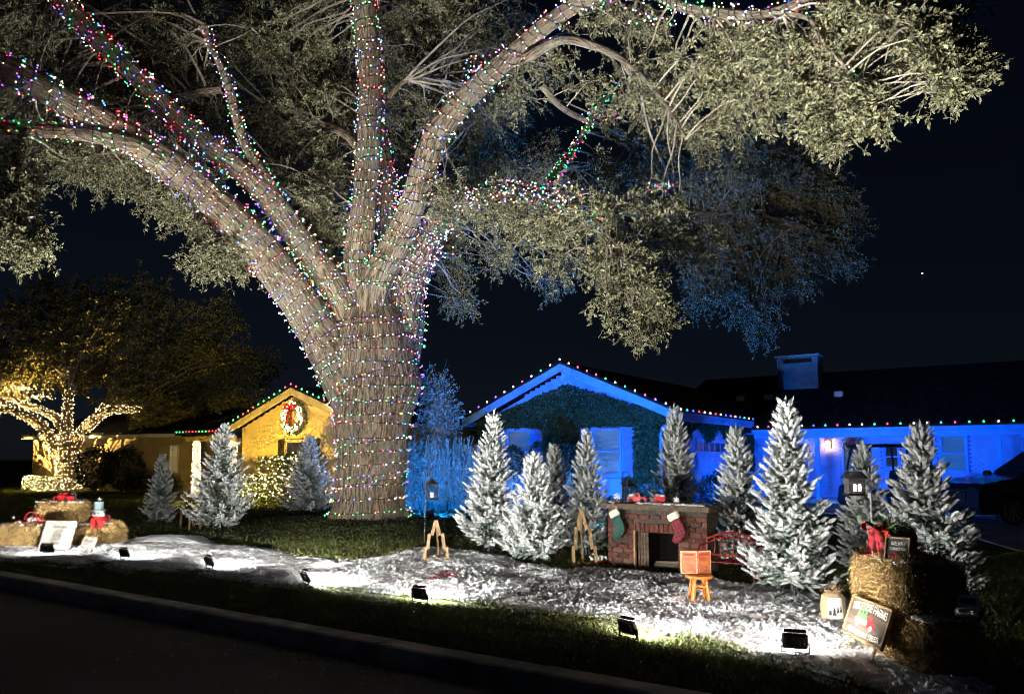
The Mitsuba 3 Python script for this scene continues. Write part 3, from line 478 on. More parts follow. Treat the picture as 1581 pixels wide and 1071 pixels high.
# porch lamp, door wreath, chair, plant pot
lp = thing('porch_lamp', 'glowing wall lantern beside the porch door', 'lamp'); u, z = B.uz(1280, 688, PW)
part(lp, 'bracket', B.m(cat([rbox(u - .09, u + .09, PW - .05, PW - .013, z - .1, z + .2), box(u - .02, u + .02, PW - .18, PW - .05, z + .2, z + .23), rbox(u - .11, u + .11, PW - .27, PW - .06, z + .2, z + .24), rbox(u - .08, u + .08, PW - .25, PW - .08, z - .2, z - .17)] + [box(u + a - .008, u + a + .008, PW - b_ - .008, PW - b_ + .008, z - .17, z + .2) for a in (-.08, .08) for b_ in (.09, .24)])), 'm_blackmetal')
part(lp, 'glass', B.rb(u - .06, u + .06, PW - .22, PW - .11, z - .16, z + .17), 'm_white', emitter=glow((1.0, .42, .14), 70, .8))
def wreath(root, c, R, tilt, rad, thick, n, r, bulbs=0):
    a = r.uniform(0, 2 * np.pi, n); b_ = r.uniform(0, 2 * np.pi, n); q = thick * np.sqrt(r.random(n))
    pos = np.stack([(rad + q * np.cos(b_)) * np.cos(a), q * np.sin(b_), (rad + q * np.cos(b_)) * np.sin(a)], -1); tan = np.stack([-np.sin(a), 0 * a, np.cos(a)], -1); outw = np.stack([np.cos(b_) * np.cos(a), np.sin(b_), np.cos(b_) * np.sin(a)], -1)
    d = nrm(tan * .8 + outw * 1.0 + rnd(n, r) * .5); m = leafmesh(pos, d, perp(d, r), np.full(n, thick * .7), np.full(n, thick * .12), .1)
    part(root, 'greenery', pose(m, c, R), 'm_leaf', color=np.repeat(np.array([.035, .075, .02]) * r.uniform(.5, 1.6, (n, 1)), 4, 0), kind='stuff')
    ang = np.linspace(0, 2 * np.pi, 41); part(root, 'ring', pose(tube(np.stack([rad * np.cos(ang), 0 * ang, rad * np.sin(ang)], -1), thick * .35, 6), c, R), 'm_twig')
    if bulbs:
        a = r.uniform(0, 2 * np.pi, bulbs); q = r.uniform(-1, 1, bulbs) * thick; pos = np.stack([(rad + q) * np.cos(a), -thick * (.8 + .3 * r.random(bulbs)), (rad + q) * np.sin(a)], -1)
        part(root, 'bulbs', pose(scatter(ICO, pos, None, .026), c, R), 'm_white', kind='stuff', emitter=glow((1, .72, .30), 9, .3))
def bow(root, c, R, s, mat_='m_redfabric', tails=True):
    out = []
    for sg in (-1, 1):
        t = np.linspace(0, 2 * np.pi, 17); loop = np.stack([sg * (.5 - .5 * np.cos(t)) * s * .5, 0 * t - .06 * s, np.sin(t) * s * .2 * (1 - np.cos(t)) * .7], -1)
        w = s * .15; v = np.vstack([loop + [0, -w, 0], loop + [0, w, 0]]); k = len(loop); i = np.arange(k - 1); out.append((v, np.vstack([np.stack([i, i + 1, k + i + 1], -1), np.stack([i, k + i + 1, k + i], -1)])))
        if tails:
            p = np.array([[0, -.08 * s, 0], [sg * .12 * s, -.12 * s, -.35 * s], [sg * .22 * s, -.1 * s, -.8 * s], [sg * .3 * s, -.12 * s, -1.25 * s]]); wd = np.array([.05, .11, .12, .13]) * s
            v = np.vstack([np.column_stack([p[:, 0] - wd, p[:, 1], p[:, 2]]), np.column_stack([p[:, 0] + wd, p[:, 1] - .02 * s, p[:, 2]])]); i = np.arange(3); out.append((v, np.vstack([np.stack([i, i + 1, 4 + i + 1], -1), np.stack([i, 4 + i + 1, 4 + i], -1)])))
    out.append(pose(BALL, (0, -.08 * s, 0), None, s * .09)); v, f = cat(out); vv, ff = pose((v, f), c, R)
    return part(root, 'bow', (vv, ff), mat_, uv=np.column_stack([v[:, 0], v[:, 2]]))
dw = thing('door_wreath', 'small green wreath with red bow on the porch door', 'wreath'); u, z = (doorx[0] + doorx[1]) / 2, B.uz(1320, 685, PW)[1]; r = np.random.default_rng(5)
wreath(dw, B.w(u, PW - .12, z), B.R, 0, .27, .11, 900, r); bow(dw, B.w(u, PW - .25, z + .28), B.R, .34)
chh = thing('patio_chair', 'metal patio chair with pale cushion on the porch', 'chair'); u = B.uz(1512, 760, 7.9)[0]
Rc = B.R @ rotz(.5); c = B.w(u, 7.9, .16)
part(chh, 'seat', pose(rbox(-.26, .26, -.26, .26, .40, .46), c, Rc), 'm_cushion'); part(chh, 'back', pose(rbox(-.26, .26, .22, .28, .46, .95), c, Rc @ rotx(-.12)), 'm_cushion')
for a, b_ in ((-.24, -.24), (.24, -.24), (-.24, .24), (.24, .24)): part(chh, 'leg', pose(bar((a * 1.1, b_ * 1.15, 0), (a, b_, .42), .028), c, Rc), 'm_greymetal')
for a in (-.27, .27): part(chh, 'arm', pose(tube([(a, -.24, .42), (a, -.24, .62), (a, 0, .66), (a, .26, .64)], .016, 6), c, Rc), 'm_greymetal')
pt = thing('plant_pot', 'pale plant pot standing on the porch left of the chair', 'pot'); u = B.uz(1466, 755, 7.8)[0]
part(pt, 'body', pose(lathe([(.001, 0), (.16, 0), (.24, .42), (.25, .46), (.21, .46), (.2, .40), (.001, .40)], 20), B.w(u, 7.8, .16)), 'm_white', smooth=40)
n_ = 160; r = np.random.default_rng(8); d = nrm(rnd(n_, r) * [1, 1, .4] + [0, 0, 1]); part(pt, 'foliage', leafmesh(np.tile(B.w(u, 7.8, .58), (n_, 1)) + rnd(n_, r) * [.12, .12, .03], d, perp(d, r), r.uniform(.15, .35, n_), r.uniform(.03, .06, n_)), 'm_leaf', color=np.full((n_ * 4, 3), .05) * [.8, 1.5, .6], kind='stuff')
# driveway of the blue house
dv = [on(x, y)[:2] for x, y in [(1180, 790), (1400, 800), (1560, 850), (1800, 900), (1900, 800), (1560, 778), (1250, 779)]]
struct('driveway', pose(extr(Polygon(dv).buffer(0), .03), (0, 0, .02)), 'm_drive', label='concrete driveway in front of the porch')
# ---- the yellow house
Yh = Frame((-11.7, 32.0)); e2, a2, m2_ = 2.93, 4.34, 3.85
yh = thing('yellow_house', 'warm yellow lit house with lap siding gable behind the oak', 'house')
wy = [*Yh.uz(443, 681, .35), *Yh.uz(481, 728, .35)]
poly = Polygon([(.4, 0), (7.3, 0), (7.3, 2.9), (m2_, 4.18), (.4, 2.9)]).difference(shapely.box(wy[0], wy[3], wy[2], wy[1]))
part(yh, 'gable_wall', wall_poly(Yh, poly, .35, .55), 'm_siding'); part(yh, 'side_wall', Yh.b(.4, .6, .55, 9, 0, 2.9), 'm_siding'); part(yh, 'side_wall', Yh.b(7.1, 7.3, .55, 9, 0, 2.9), 'm_siding'); part(yh, 'inner_wall', Yh.b(.6, 7.1, 1.4, 1.5, 0, 2.9), 'm_shutter')
for k, z in enumerate(np.arange(.1, 4.1, .135)):
    hw = 3.42 if z < 2.82 else (4.1 - z) / (4.1 - 2.82) * 3.42
    if hw < .4 or z > 3.88: continue
    segs = [(m2_ - hw, m2_ + hw)]
    if wy[3] - .15 < z < wy[1] + .08: segs = [(m2_ - hw, wy[0] - .07), (wy[2] + .07, m2_ + hw)]
    for a, b_ in segs: part(yh, 'siding_board', Yh.m(pose(box(a, b_, -.010, .010, 0, .15), (0, .335, z), rotx(-.10))), 'm_siding')
part(yh, 'roof', cat([roof_slab(Yh, -.05, e2, m2_, a2, 0, 9, .12), roof_slab(Yh, 7.75, e2, m2_, a2, 0, 9, .12)]), 'm_shingle')
part(yh, 'soffit', cat([roof_slab(Yh, 0, e2 - .015, m2_, a2 - .015, .02, .4, .012), roof_slab(Yh, 7.7, e2 - .015, m2_, a2 - .015, .02, .4, .012)]), 'm_siding')
for s in (-1, 1):
    e = m2_ - s * 3.9; part(yh, 'bargeboard', Yh.m((np.array([[e, 0, e2 - .24], [m2_, 0, a2 - .22], [m2_, 0, a2 + .05], [e, 0, e2 + .04], [e, -.03, e2 - .24], [m2_, -.03, a2 - .22], [m2_, -.03, a2 + .05], [e, -.03, e2 + .04]]), BOXF if s < 0 else BOXF[:, ::-1])), 'm_siding')
gv = part(yh, 'gable_vent', Yh.m(cat([pose(box(-.68 * (1 - k / 7), .68 * (1 - k / 7), -.03, .03, -.006, .006), (m2_, .31, 3.70 + k * .062), rotx(.6)) for k in range(7)])), 'm_tan', kind='stuff')
part(yh, 'vent_trim', Yh.m(cat([bar((m2_ - .8, .30, 3.66), (m2_, .30, 4.17), .05), bar((m2_ + .8, .30, 3.66), (m2_, .30, 4.17), .05), bar((m2_ - .8, .30, 3.66), (m2_ + .8, .30, 3.66), .05)])), 'm_siding')
window(Yh, yh, wy[0], wy[2], wy[3], wy[1], .35, frame='m_siding')
for c0, c1 in ((wy[0] - .45, wy[0] - .1), (wy[2] + .1, wy[2] + .45)):
    sh = part(yh, 'shutter', Yh.rb(c0, c1, .27, .33, wy[3] - .05, wy[1] + .05), 'm_shutter')
    part(sh, 'slat', Yh.m(cat([pose(box(c0 + .04, c1 - .04, -.02, .02, -.004, .004), (0, .265, z), rotx(.7)) for z in np.arange(wy[3], wy[1], .07)])), 'm_shutter', kind='stuff')
# its porch, left
part(yh, 'porch_wall', Yh.b(-3.4, .4, 2.6, 2.7, 0, 2.6), 'm_tan'); part(yh, 'porch_beam', Yh.rb(-3.3, .1, .1, .3, 2.42, 2.62), 'm_siding'); part(yh, 'porch_slab', Yh.rb(-3.4, .35, 0, 2.6, -.05, .12), 'm_concrete')
part(yh, 'porch_roof', Yh.m((np.array([[-3.6, -.2, 2.64], [.2, -.2, 2.64], [.2, 4.2, 4.0], [-3.6, 4.2, 4.0], [-3.6, -.2, 2.74], [.2, -.2, 2.74], [.2, 4.2, 4.1], [-3.6, 4.2, 4.1]]), BOXF)), 'm_shingle')
part(yh, 'porch_door', Yh.rb(-1.6, -.6, 2.55, 2.6, .12, 2.2), 'm_doorwood')
r = np.random.default_rng(33)
for u, lab in ((-2.55, 'left'), (-.05, 'right')):
    part(yh, 'column', Yh.rb(u - .09, u + .09, .11, .29, .12, 2.42), 'm_whitetrim')
    t = thing('column_lights', f'warm white fairy lights wrapped round the {lab} porch column of the yellow house', 'string lights', 'fairy lights on the porch columns')
    a = np.linspace(0, 60 * np.pi, 1200); hel = np.stack([.15 * np.cos(a), .15 * np.sin(a), .14 + 2.25 * a / a[-1]], -1); part(t, 'wire', Yh.m(pose(tube(hel, .006, 3), (u, .2, 0))), 'm_wire')
    part(t, 'bulbs', Yh.m(pose(scatter(ICO, hel[::5] + r.normal(size=(240, 3)) * .02, None, .028), (u, .2, 0))), 'm_white', kind='stuff', emitter=glow((1, .74, .33), 6, .3))
pk = Yh.w(m2_, -.02, a2 + .14); g1 = rline(Yh.w(-.05, -.02, e2 + .13), pk, 13); g2 = rline(pk, Yh.w(7.7, -.02, e2 + .13), 13)[1:8]
roof_lights('red and green bulb string over the yellow gable', 'string lights', g1 + g2, ['green', 'green', 'green', 'red', 'red', 'red', 'green', 'green', 'green', 'green', 'green', 'red', 'red', 'red', 'green', 'green', 'green', 'green', 'red', 'red'], size=.06)
roof_lights('red and green bulb string along the yellow house porch eave', 'string lights', rline(Yh.w(-3.5, -.2, 2.76), Yh.w(.1, -.2, 2.76), 16), ['green', 'green', 'green', 'red', 'red', 'red', 'red', 'green', 'green', 'green', 'red', 'red', 'red', 'red', 'green', 'green'], size=.055)
wr = thing('gable_wreath', 'large lit green wreath with red bow on the yellow gable', 'wreath'); u, z = Yh.uz(455, 645, .2)
wreath(wr, Yh.w(u, .17, z), Yh.R, 0, .50, .15, 2200, r, bulbs=150); bow(wr, Yh.w(u, -.02, z + .42), Yh.R, .55)
# ---- far left garage building
P0, P1 = at(52, 676, 43.0), at(282, 680, 38.0); P0[2] = P1[2] = 0; dxy = nrm(P1 - P0); Lg = np.linalg.norm(P1 - P0); ny = np.array([-dxy[1], dxy[0], 0])
Gf = Frame((0, 0)); Gf.o = P0; Gf.R = np.stack([dxy, ny, [0, 0, 1.0]], 1)
gb = thing('tan_building', 'low tan building at far left behind the lit tree', 'building'); GZ = 2.75
part(gb, 'wall', Gf.b(0, Lg, 0, .2, 0, GZ), 'm_tan'); part(gb, 'fascia', Gf.rb(-.4, Lg + .3, -.42, -.36, GZ - .02, GZ + .14), 'm_whitetrim'); part(gb, 'side_wall', Gf.b(0, .2, .2, 6, 0, GZ), 'm_tan'); part(gb, 'side_wall', Gf.b(Lg - .2, Lg, .2, 6, 0, GZ), 'm_tan')
part(gb, 'roof', Gf.m((np.array([[-.4, -.4, GZ + .14], [Lg + .3, -.4, GZ + .14], [Lg + .3, 4, GZ + 1.5], [-.4, 4, GZ + 1.5], [-.4, -.4, GZ + .24], [Lg + .3, -.4, GZ + .24], [Lg + .3, 4, GZ + 1.6], [-.4, 4, GZ + 1.6]]), BOXF)), 'm_shingle')
part(gb, 'corner_board', Gf.rb(Lg * .72, Lg * .72 + .12, -.03, .0, 0, GZ), 'm_tan')
uw = Lg * .955
w = part(gb, 'window', Gf.m(cat([box(uw - .3, uw + .3, -.06, -.02, 1.0, 1.06), box(uw - .3, uw + .3, -.06, -.02, 2.28, 2.34), box(uw - .3, uw - .25, -.06, -.02, 1.06, 2.28), box(uw + .25, uw + .3, -.06, -.02, 1.06, 2.28), box(uw - .25, uw + .25, -.05, -.02, 1.65, 1.7)] + [box(uw + a - .01, uw + a + .01, -.045, -.022, 1.06, 2.28) for a in (-.09, .09)] + [box(uw - .25, uw + .25, -.044, -.023, q - .01, q + .01) for q in (1.27, 1.47, 1.88, 2.08)])), 'm_whitetrim')
part(w, 'pane', Gf.b(uw - .25, uw + .25, -.02, -.015, 1.06, 2.28), 'm_white', emitter=glow((1, .72, .42), .12, .05))
# ---------------------------------------------------------------- the big oak
oak = thing('oak_tree', 'huge spreading oak wrapped in coloured string lights', 'tree')
LIMBS = {  # traced centre lines: pixel, width in pixels, depth in metres
 'trunk': [(568, 822, 136, 19.6), (569, 803, 122, 19.6), (570, 770, 110, 19.6), (572, 720, 107, 19.6), (574, 670, 112, 19.6), (577, 620, 124, 19.6), (578, 575, 132, 19.6), (578, 530, 128, 19.6), (578, 490, 108, 19.6), (579, 455, 62, 19.6)],
 'a': [(556, 640, 66, 19.4), (528, 578, 72, 19.3), (497, 520, 66, 19.1), (462, 465, 62, 18.8), (425, 415, 62, 18.5), (385, 365, 60, 18.2), (335, 315, 56, 17.8), (280, 268, 52, 17.3), (215, 222, 48, 16.8), (130, 172, 46, 16.2), (50, 128, 42, 15.6), (-60, 70, 36, 15.0)],
 'a2': [(255, 255, 30, 17.0), (210, 226, 26, 16.5), (150, 210, 24, 16.2), (80, 203, 21, 15.9), (0, 198, 20, 15.6), (-70, 190, 18, 15.2)],
 'b': [(548, 520, 46, 19.4), (524, 455, 46, 19.2), (492, 410, 44, 19.0), (455, 360, 42, 18.8), (415, 305, 40, 18.5), (372, 262, 36, 18.3), (320, 222, 36, 18.1), (268, 178, 34, 17.9), (215, 122, 32, 17.6), (160, 70, 31, 17.4), (95, 0, 30, 17.1), (60, -40, 28, 17.0)],
 'b2': [(432, 318, 20, 18.5), (412, 278, 19, 18.4), (382, 230, 17, 18.3), (364, 180, 15, 18.2), (352, 130, 13, 18.1), (335, 90, 11, 18.0), (322, 62, 9, 18.0), (318, 40, 6, 17.9)],
 'c': [(560, 500, 60, 19.5), (556, 440, 52, 19.4), (553, 400, 46, 19.4), (560, 340, 42, 19.3), (566, 280, 39, 19.3), (570, 200, 37, 19.2), (572, 130, 36, 19.2), (568, 70, 35, 19.1), (564, 20, 36, 19.0), (562, -40, 32, 19.0)],
 'c2': [(600, 520, 50, 20.1), (604, 440, 42, 20.1), (600, 370, 36, 20.2), (597, 310, 33, 20.2), (595, 260, 28, 20.3), (586, 210, 22, 20.3), (575, 160, 14, 20.3)],
 'd': [(572, 500, 52, 19.2), (580, 440, 50, 19.0), (607, 385, 46, 18.8), (634, 325, 42, 18.5), (652, 268, 40, 18.2), (672, 212, 39, 17.9), (708, 165, 37, 17.6), (752, 120, 34, 17.2), (800, 76, 30, 16.8), (850, 34, 27, 16.3), (905, 0, 25, 15.8), (985, -22, 22, 14.8), (1050, 8, 18, 13.6), (1125, 22, 17, 12.8), (1190, 20, 16, 12.1), (1262, -8, 14, 11.5), (1330, -30, 12, 11.2)],
 'e': [(616, 560, 64, 19.8), (622, 500, 68, 19.8), (622, 440, 68, 19.8), (640, 395, 62, 19.7), (668, 355, 42, 19.5), (698, 322, 26, 19.0), (742, 296, 14, 18.2), (790, 288, 10, 17.2), (840, 306, 8, 16.2), (890, 326, 7, 15.4), (925, 345, 6, 14.8), (950, 372, 6, 14.4), (958, 430, 5, 14.1), (985, 490, 5, 13.9)],
 'e2': [(842, 300, 11, 17.4), (858, 268, 10, 17.5), (884, 232, 9, 17.6), (908, 194, 8, 17.7), (928, 160, 7, 17.8), (956, 132, 5, 17.9)],
 'f': [(1195, 18, 9, 12.0), (1250, 30, 8, 11.6), (1275, 70, 8, 11.3), (1310, 110, 6, 11.0), (1335, 170, 4, 10.8)],
 'f2': [(1160, 22, 8, 12.4), (1195, 60, 7, 12.2), (1232, 110, 6, 12.0), (1260, 160, 5, 11.8), (1280, 205, 3, 11.6)],
 'f3': [(1330, -20, 10, 11.2), (1365, 26, 8, 10.8), (1420, 52, 7, 10.5), (1470, 85, 5, 10.2), (1510, 110, 3, 10.0)],
 'g': [(470, -40, 30, 23.5), (492, 40, 28, 23.2), (520, 110, 26, 22.6), (545, 190, 26, 21.6), (562, 260, 24, 20.8), (575, 340, 22, 20.2)],
 'h': [(648, -30, 22, 24.0), (660, 60, 22, 23.5), (672, 120, 20, 23.0), (668, 180, 22, 22.2), (650, 260, 24, 21.2), (630, 340, 26, 20.4)],
 'i': [(640, 430, 40, 20.6), (700, 345, 36, 22.0), (800, 320, 30, 23.5), (920, 318, 26, 24.5), (1040, 330, 22, 25.0), (1120, 335, 18, 25.3), (1180, 315, 14, 25.6), (1230, 280, 9, 26.0), (1290, 262, 6, 26.5)],
 'i2': [(1120, 335, 14, 25.3), (1180, 338, 12, 25.0), (1240, 352, 9, 25.0), (1300, 390, 6, 25.2)],
 'j': [(812, 90, 17, 16.6), (870, 62, 13, 16.2), (935, 78, 12, 15.6), (985, 112, 9, 15.0), (1030, 165, 6, 14.6), (1060, 215, 4, 14.3)],
 'k': [(835, 130, 12, 17.0), (870, 168, 10, 17.6), (930, 196, 9, 18.0), (1000, 215, 7, 18.5), (1070, 250, 4, 19)],
 'l': [(390, 330, 10, 18.2), (360, 360, 8, 18.0), (330, 372, 6, 17.8), (312, 392, 3, 17.6)],
 'm': [(345, 138, 11, 18.4), (310, 142, 14, 18.8), (275, 152, 14, 19.2), (235, 170, 11, 19.6), (190, 195, 8, 20)],
 'n': [(560, 235, 15, 19.6), (530, 205, 15, 20.2), (480, 188, 12, 20.6), (420, 180, 8, 21.0)],
 'o': [(600, 150, 8, 19.2), (625, 125, 8, 19.4), (660, 118, 7, 19.8), (700, 132, 5, 20.2)],
 'q': [(40, 200, 9, 15.4), (26, 225, 8, 14.9), (22, 290, 6, 14.5), (35, 350, 4, 14.2)],
}
SKEL, LDATA = [], {}
for k, L in LIMBS.items():
    P = np.array([at(x, y, Y) for x, y, w, Y in L]); Rr = np.array([w * Y / F / 2 for x, y, w, Y in L]); L0 = np.linalg.norm(np.diff(P, axis=0), axis=1).sum()
    if k == 'trunk': P[0, 2] = -0.15; P[1, 2] = max(P[1, 2], .1)
    d = LDATA[k] = limb(P, Rr, n=int(np.clip(L0 / .16, 18, 110)), sides=48 if k == 'trunk' else (28 if Rr.max() > .3 else 14), rough=.07 if Rr.max() > .2 else .05, seed=len(LDATA))
    if k == 'trunk':    # root flare and the burl on the right
        v = d['v']; c = d['p'][:, None].repeat(49, 1).reshape(-1, 3); o = v - c; zz = np.clip(1 - v[:, 2] / .7, 0, 1) ** 2; ang = np.arctan2(o[:, 1], o[:, 0])
        v += o * (zz * (.12 + .10 * np.sin(ang * 5 + 1)))[:, None]
        bc = at(646, 596, 19.3); g = np.exp(-((v - bc) ** 2).sum(1) / .18); v += nrm(o) * (g * .17)[:, None]
    part(oak, 'trunk' if k == 'trunk' else ('limb' if Rr.max() > .12 else 'branch'), (d['v'], d['f']), 'm_bark', smooth=True, uv=d['uv'])
    SKEL.append(d['p'])
SK = np.vstack(SKEL)
# foliage: blobs (pixel, depth, half sizes in pixels, branches); each is twigs grown from the nearest limb
def grow(blobs, SKp, r, leaf=(.07, .13), twn=12, lpt=17, tw_len=(.3, .75), droop=.5, col=(.158, .158, .090), more=None):
    TP, TR, LP, LD, LS = [], [], [], [], []
    for px, py, Y, rx, ry, nb in blobs:
        nb = int(nb * more(px, Y)) if more else nb
        c = at(px, py, Y); sx, sz = rx * Y / F, ry * Y / F; sy = min(max(sx, sz) * .8, 1.9)
        dist = np.linalg.norm(SKp - c, axis=1) + np.clip(c[2] - SKp[:, 2], 0, None) * .3; near = np.argsort(dist)[:44]; near = near[dist[near] < dist[near[0]] + 1.6]
        e = rnd(nb, r) * np.cbrt(r.random((nb, 1))) * [sx, sy, sz] + c; s = SKp[r.choice(near, nb)] + r.normal(size=(nb, 3)) * .02
        ln = np.linalg.norm(e - s, axis=1, keepdims=True); mid = (s + e) / 2 + [0, 0, 1] * ln * .13 + r.normal(size=(nb, 3)) * ln * .10
        t = np.linspace(0, 1, 10)[None, :, None]; cv = (1 - t) ** 2 * s[:, None] + 2 * t * (1 - t) * mid[:, None] + t ** 2 * e[:, None]
        ph = r.uniform(0, 6, (nb, 1, 3)); cv = cv + np.sin(t * 11 + ph) * .035 * np.minimum(ln[:, None], 2) * t
        TP.append(cv.reshape(nb, 10, 3)); TR.append((.007 + .0085 * np.minimum(ln, 4)) * np.linspace(1, .3, 10)[None])
        # side twigs near the end of each branch, within the blob
        m = nb * twn; bi = np.repeat(np.arange(nb), twn); lo = np.clip(1 - 1.3 * max(sx, sz) / np.maximum(ln[:, 0], .1), .25, .8)[bi]; tt = lo + (1 - lo) * r.random(m)
        x = tt * 9; i0 = np.minimum(x.astype(int), 8); fr = (x - i0)[:, None]; p0 = cv[bi, i0] * (1 - fr) + cv[bi, i0 + 1] * fr; tg = nrm(cv[bi, i0 + 1] - cv[bi, i0])
        d = nrm(tg * .7 + rnd(m, r) * .9 - [0, 0, droop * .5]); L = r.uniform(*tw_len, (m, 1)) * min(1, Y / 17); q = np.linspace(0, 1, 5)[None, :, None]
        tw = p0[:, None] + d[:, None] * L[:, None] * q - np.array([0, 0, 1.0]) * droop * .45 * L[:, None] * q ** 2 + r.normal(size=(m, 5, 3)) * .012
        TP.append(tw[:, ::2]); TR.append(np.full((m, 1), .0055) * np.linspace(1, .4, 3)[None])
        k = m * lpt; ti = np.repeat(np.arange(m), lpt); u = .15 + .85 * r.random(k) ** .7; x = u * 4; i0 = np.minimum(x.astype(int), 3); fr = (x - i0)[:, None]
        lp = tw[ti, i0] * (1 - fr) + tw[ti, i0 + 1] * fr; ld = nrm(nrm(tw[ti, i0 + 1] - tw[ti, i0]) * .7 + rnd(k, r)); LP.append(lp + r.normal(size=(k, 3)) * .012); LD.append(ld); LS.append(r.uniform(*leaf, k))
    m1 = [tubes(p, q, 3) for p, q in zip(TP, TR)]; P, D, S = np.vstack(LP), np.vstack(LD), np.concatenate(LS); lf = leafmesh(P, D, perp(D, r), S, S * .42, .2)
    cl = np.array(col) * r.uniform(.55, 1.45, (len(P), 1)) * np.array([1, 1, 1]) + r.normal(size=(len(P), 1)) * [.008, .0, -.004]; pale = r.random(len(P)) < .25; cl[pale] *= 1.5
    return cat(m1), lf, np.repeat(np.clip(cl, .01, 1), 4, 0)
r = np.random.default_rng(101)
NB = [ # left, above and between the limbs
 (40, 40, 18.5, 75, 60, 8), (120, 30, 19.5, 70, 55, 8), (60, 150, 19, 60, 45, 7), (210, 40, 20, 60, 60, 8), (290, 60, 20, 60, 60, 9), (255, 120, 20.5, 50, 50, 7), (180, 130, 20, 45, 45, 6), (390, 50, 20.5, 60, 60, 9), (330, 190, 20.5, 50, 50, 7), (430, 130, 21, 55, 55, 8), (470, 60, 21, 50, 60, 7), (420, 230, 21, 50, 50, 7), (480, 240, 21.5, 40, 50, 6), (500, 150, 22, 40, 50, 6),
 (110, 210, 18, 55, 35, 6), (200, 260, 18, 45, 32, 6), (250, 300, 18, 34, 34, 5), (130, 262, 17.5, 45, 26, 5), (215, 280, 18, 30, 40, 4), (300, 345, 17.8, 26, 36, 5), (318, 385, 17.6, 18, 22, 3), (350, 395, 18, 16, 26, 3), (385, 395, 18.6, 16, 26, 3),
 (20, 260, 14.5, 40, 45, 7), (30, 320, 14.3, 36, 40, 8), (45, 370, 14.2, 28, 26, 6), (5, 370, 14.2, 26, 24, 4),
 (470, 300, 19.5, 40, 40, 7), (492, 350, 19.6, 34, 34, 6), (500, 385, 19.8, 24, 20, 3), (440, 290, 20, 30, 35, 4), (530, 300, 21.5, 25, 60, 4), (455, 345, 20, 26, 30, 3),
 # centre right, behind
 (625, 40, 21, 35, 50, 6), (690, 40, 21.5, 50, 45, 7), (640, 110, 21.5, 30, 40, 4), (730, 90, 22, 45, 45, 6), (700, 180, 22, 40, 40, 5), (760, 190, 22, 50, 45, 6), (620, 260, 22, 25, 40, 3), (720, 250, 22, 45, 35, 5), (800, 240, 22.5, 55, 40, 6), (860, 250, 23, 45, 40, 5), (780, 30, 20, 55, 40, 7),
 # right, lit
 (850, 110, 17.5, 45, 45, 8), (800, 150, 18, 40, 35, 6), (930, 40, 16, 55, 40, 8), (990, 60, 15.2, 50, 45, 8), (1000, 140, 15.5, 55, 50, 9), (930, 150, 17, 50, 45, 7), (1060, 120, 14.8, 50, 50, 9), (1060, 200, 15.5, 50, 45, 8), (980, 230, 17, 55, 40, 8), (1110, 60, 13.2, 50, 40, 8), (1130, 130, 13.5, 45, 45, 8), (1120, 200, 15, 45, 40, 7), (1190, 90, 12.4, 45, 40, 7), (1180, 150, 13, 40, 35, 6), (1010, 290, 17.5, 50, 35, 7), (930, 280, 17, 45, 35, 7), (1080, 270, 18, 45, 35, 6),
 (1250, 60, 11.8, 45, 40, 8), (1240, 130, 11.9, 32, 36, 6), (1262, 178, 11.7, 24, 30, 6), (1285, 205, 11.6, 20, 16, 5), (1316, 84, 11.2, 22, 40, 5), (1334, 140, 10.9, 22, 36, 7), (1345, 178, 10.8, 18, 20, 5), (1320, 30, 11.2, 45, 34, 7), (1390, 40, 10.8, 50, 30, 8), (1398, 78, 10.6, 22, 12, 3), (1440, 55, 10.4, 34, 36, 7), (1475, 84, 10.2, 34, 32, 9), (1470, 122, 10.1, 26, 20, 6), (1500, 104, 10.0, 22, 22, 5), (1440, 15, 10.8, 40, 22, 5), (1470, 8, 11, 34, 10, 3), 
 # lower right, in front of the dark
 (780, 330, 17.4, 45, 30, 7), (720, 330, 18.5, 40, 28, 6), (800, 375, 17, 34, 30, 6), (830, 340, 16.4, 40, 30, 6), (870, 370, 16, 36, 34, 7), (865, 400, 16, 24, 24, 4), (940, 330, 15, 45, 35, 8), (930, 390, 14.7, 40, 40, 8), (980, 400, 14.4, 40, 40, 8), (1000, 330, 15, 40, 34, 7), (1060, 360, 15.2, 40, 32, 8), (1090, 375, 15.2, 22, 22, 4), (1040, 395, 15, 28, 20, 4), (960, 445, 14.2, 34, 26, 7), (1000, 440, 14.1, 34, 32, 8), (1010, 490, 13.9, 30, 24, 7), (995, 515, 13.8, 15, 10, 3), (945, 480, 14, 16, 14, 3), (1025, 470, 14, 18, 18, 3), (920, 465, 14.2, 14, 10, 2), (890, 320, 15.8, 36, 30, 6),
 (745, 318, 17.6, 40, 16, 3), (815, 325, 16.6, 45, 16, 4), (690, 300, 18.6, 30, 26, 4),
 # far side, over the house
 (700, 370, 21.5, 26, 34, 4), (705, 420, 21.8, 26, 40, 5), (715, 460, 21.8, 18, 18, 3), (770, 400, 22, 26, 24, 3), (860, 440, 24, 36, 34, 5), (850, 290, 24, 50, 40, 5), (1120, 270, 24.5, 60, 40, 7), (1200, 260, 25.5, 60, 45, 9), (1270, 300, 26, 55, 50, 10), (1310, 340, 26, 42, 40, 7), (1290, 390, 25.5, 45, 40, 8), (1220, 380, 25.2, 50, 45, 8), (1190, 430, 25, 36, 36, 6), (1150, 350, 25, 45, 40, 6), (1130, 420, 24.5, 45, 45, 7), (1090, 460, 24, 34, 36, 5), (1160, 490, 24.5, 40, 34, 7), (1180, 510, 24.8, 24, 20, 3), (1240, 430, 25, 30, 22, 4), (1250, 220, 26, 50, 40, 6), (1150, 210, 24, 50, 40, 6),
]
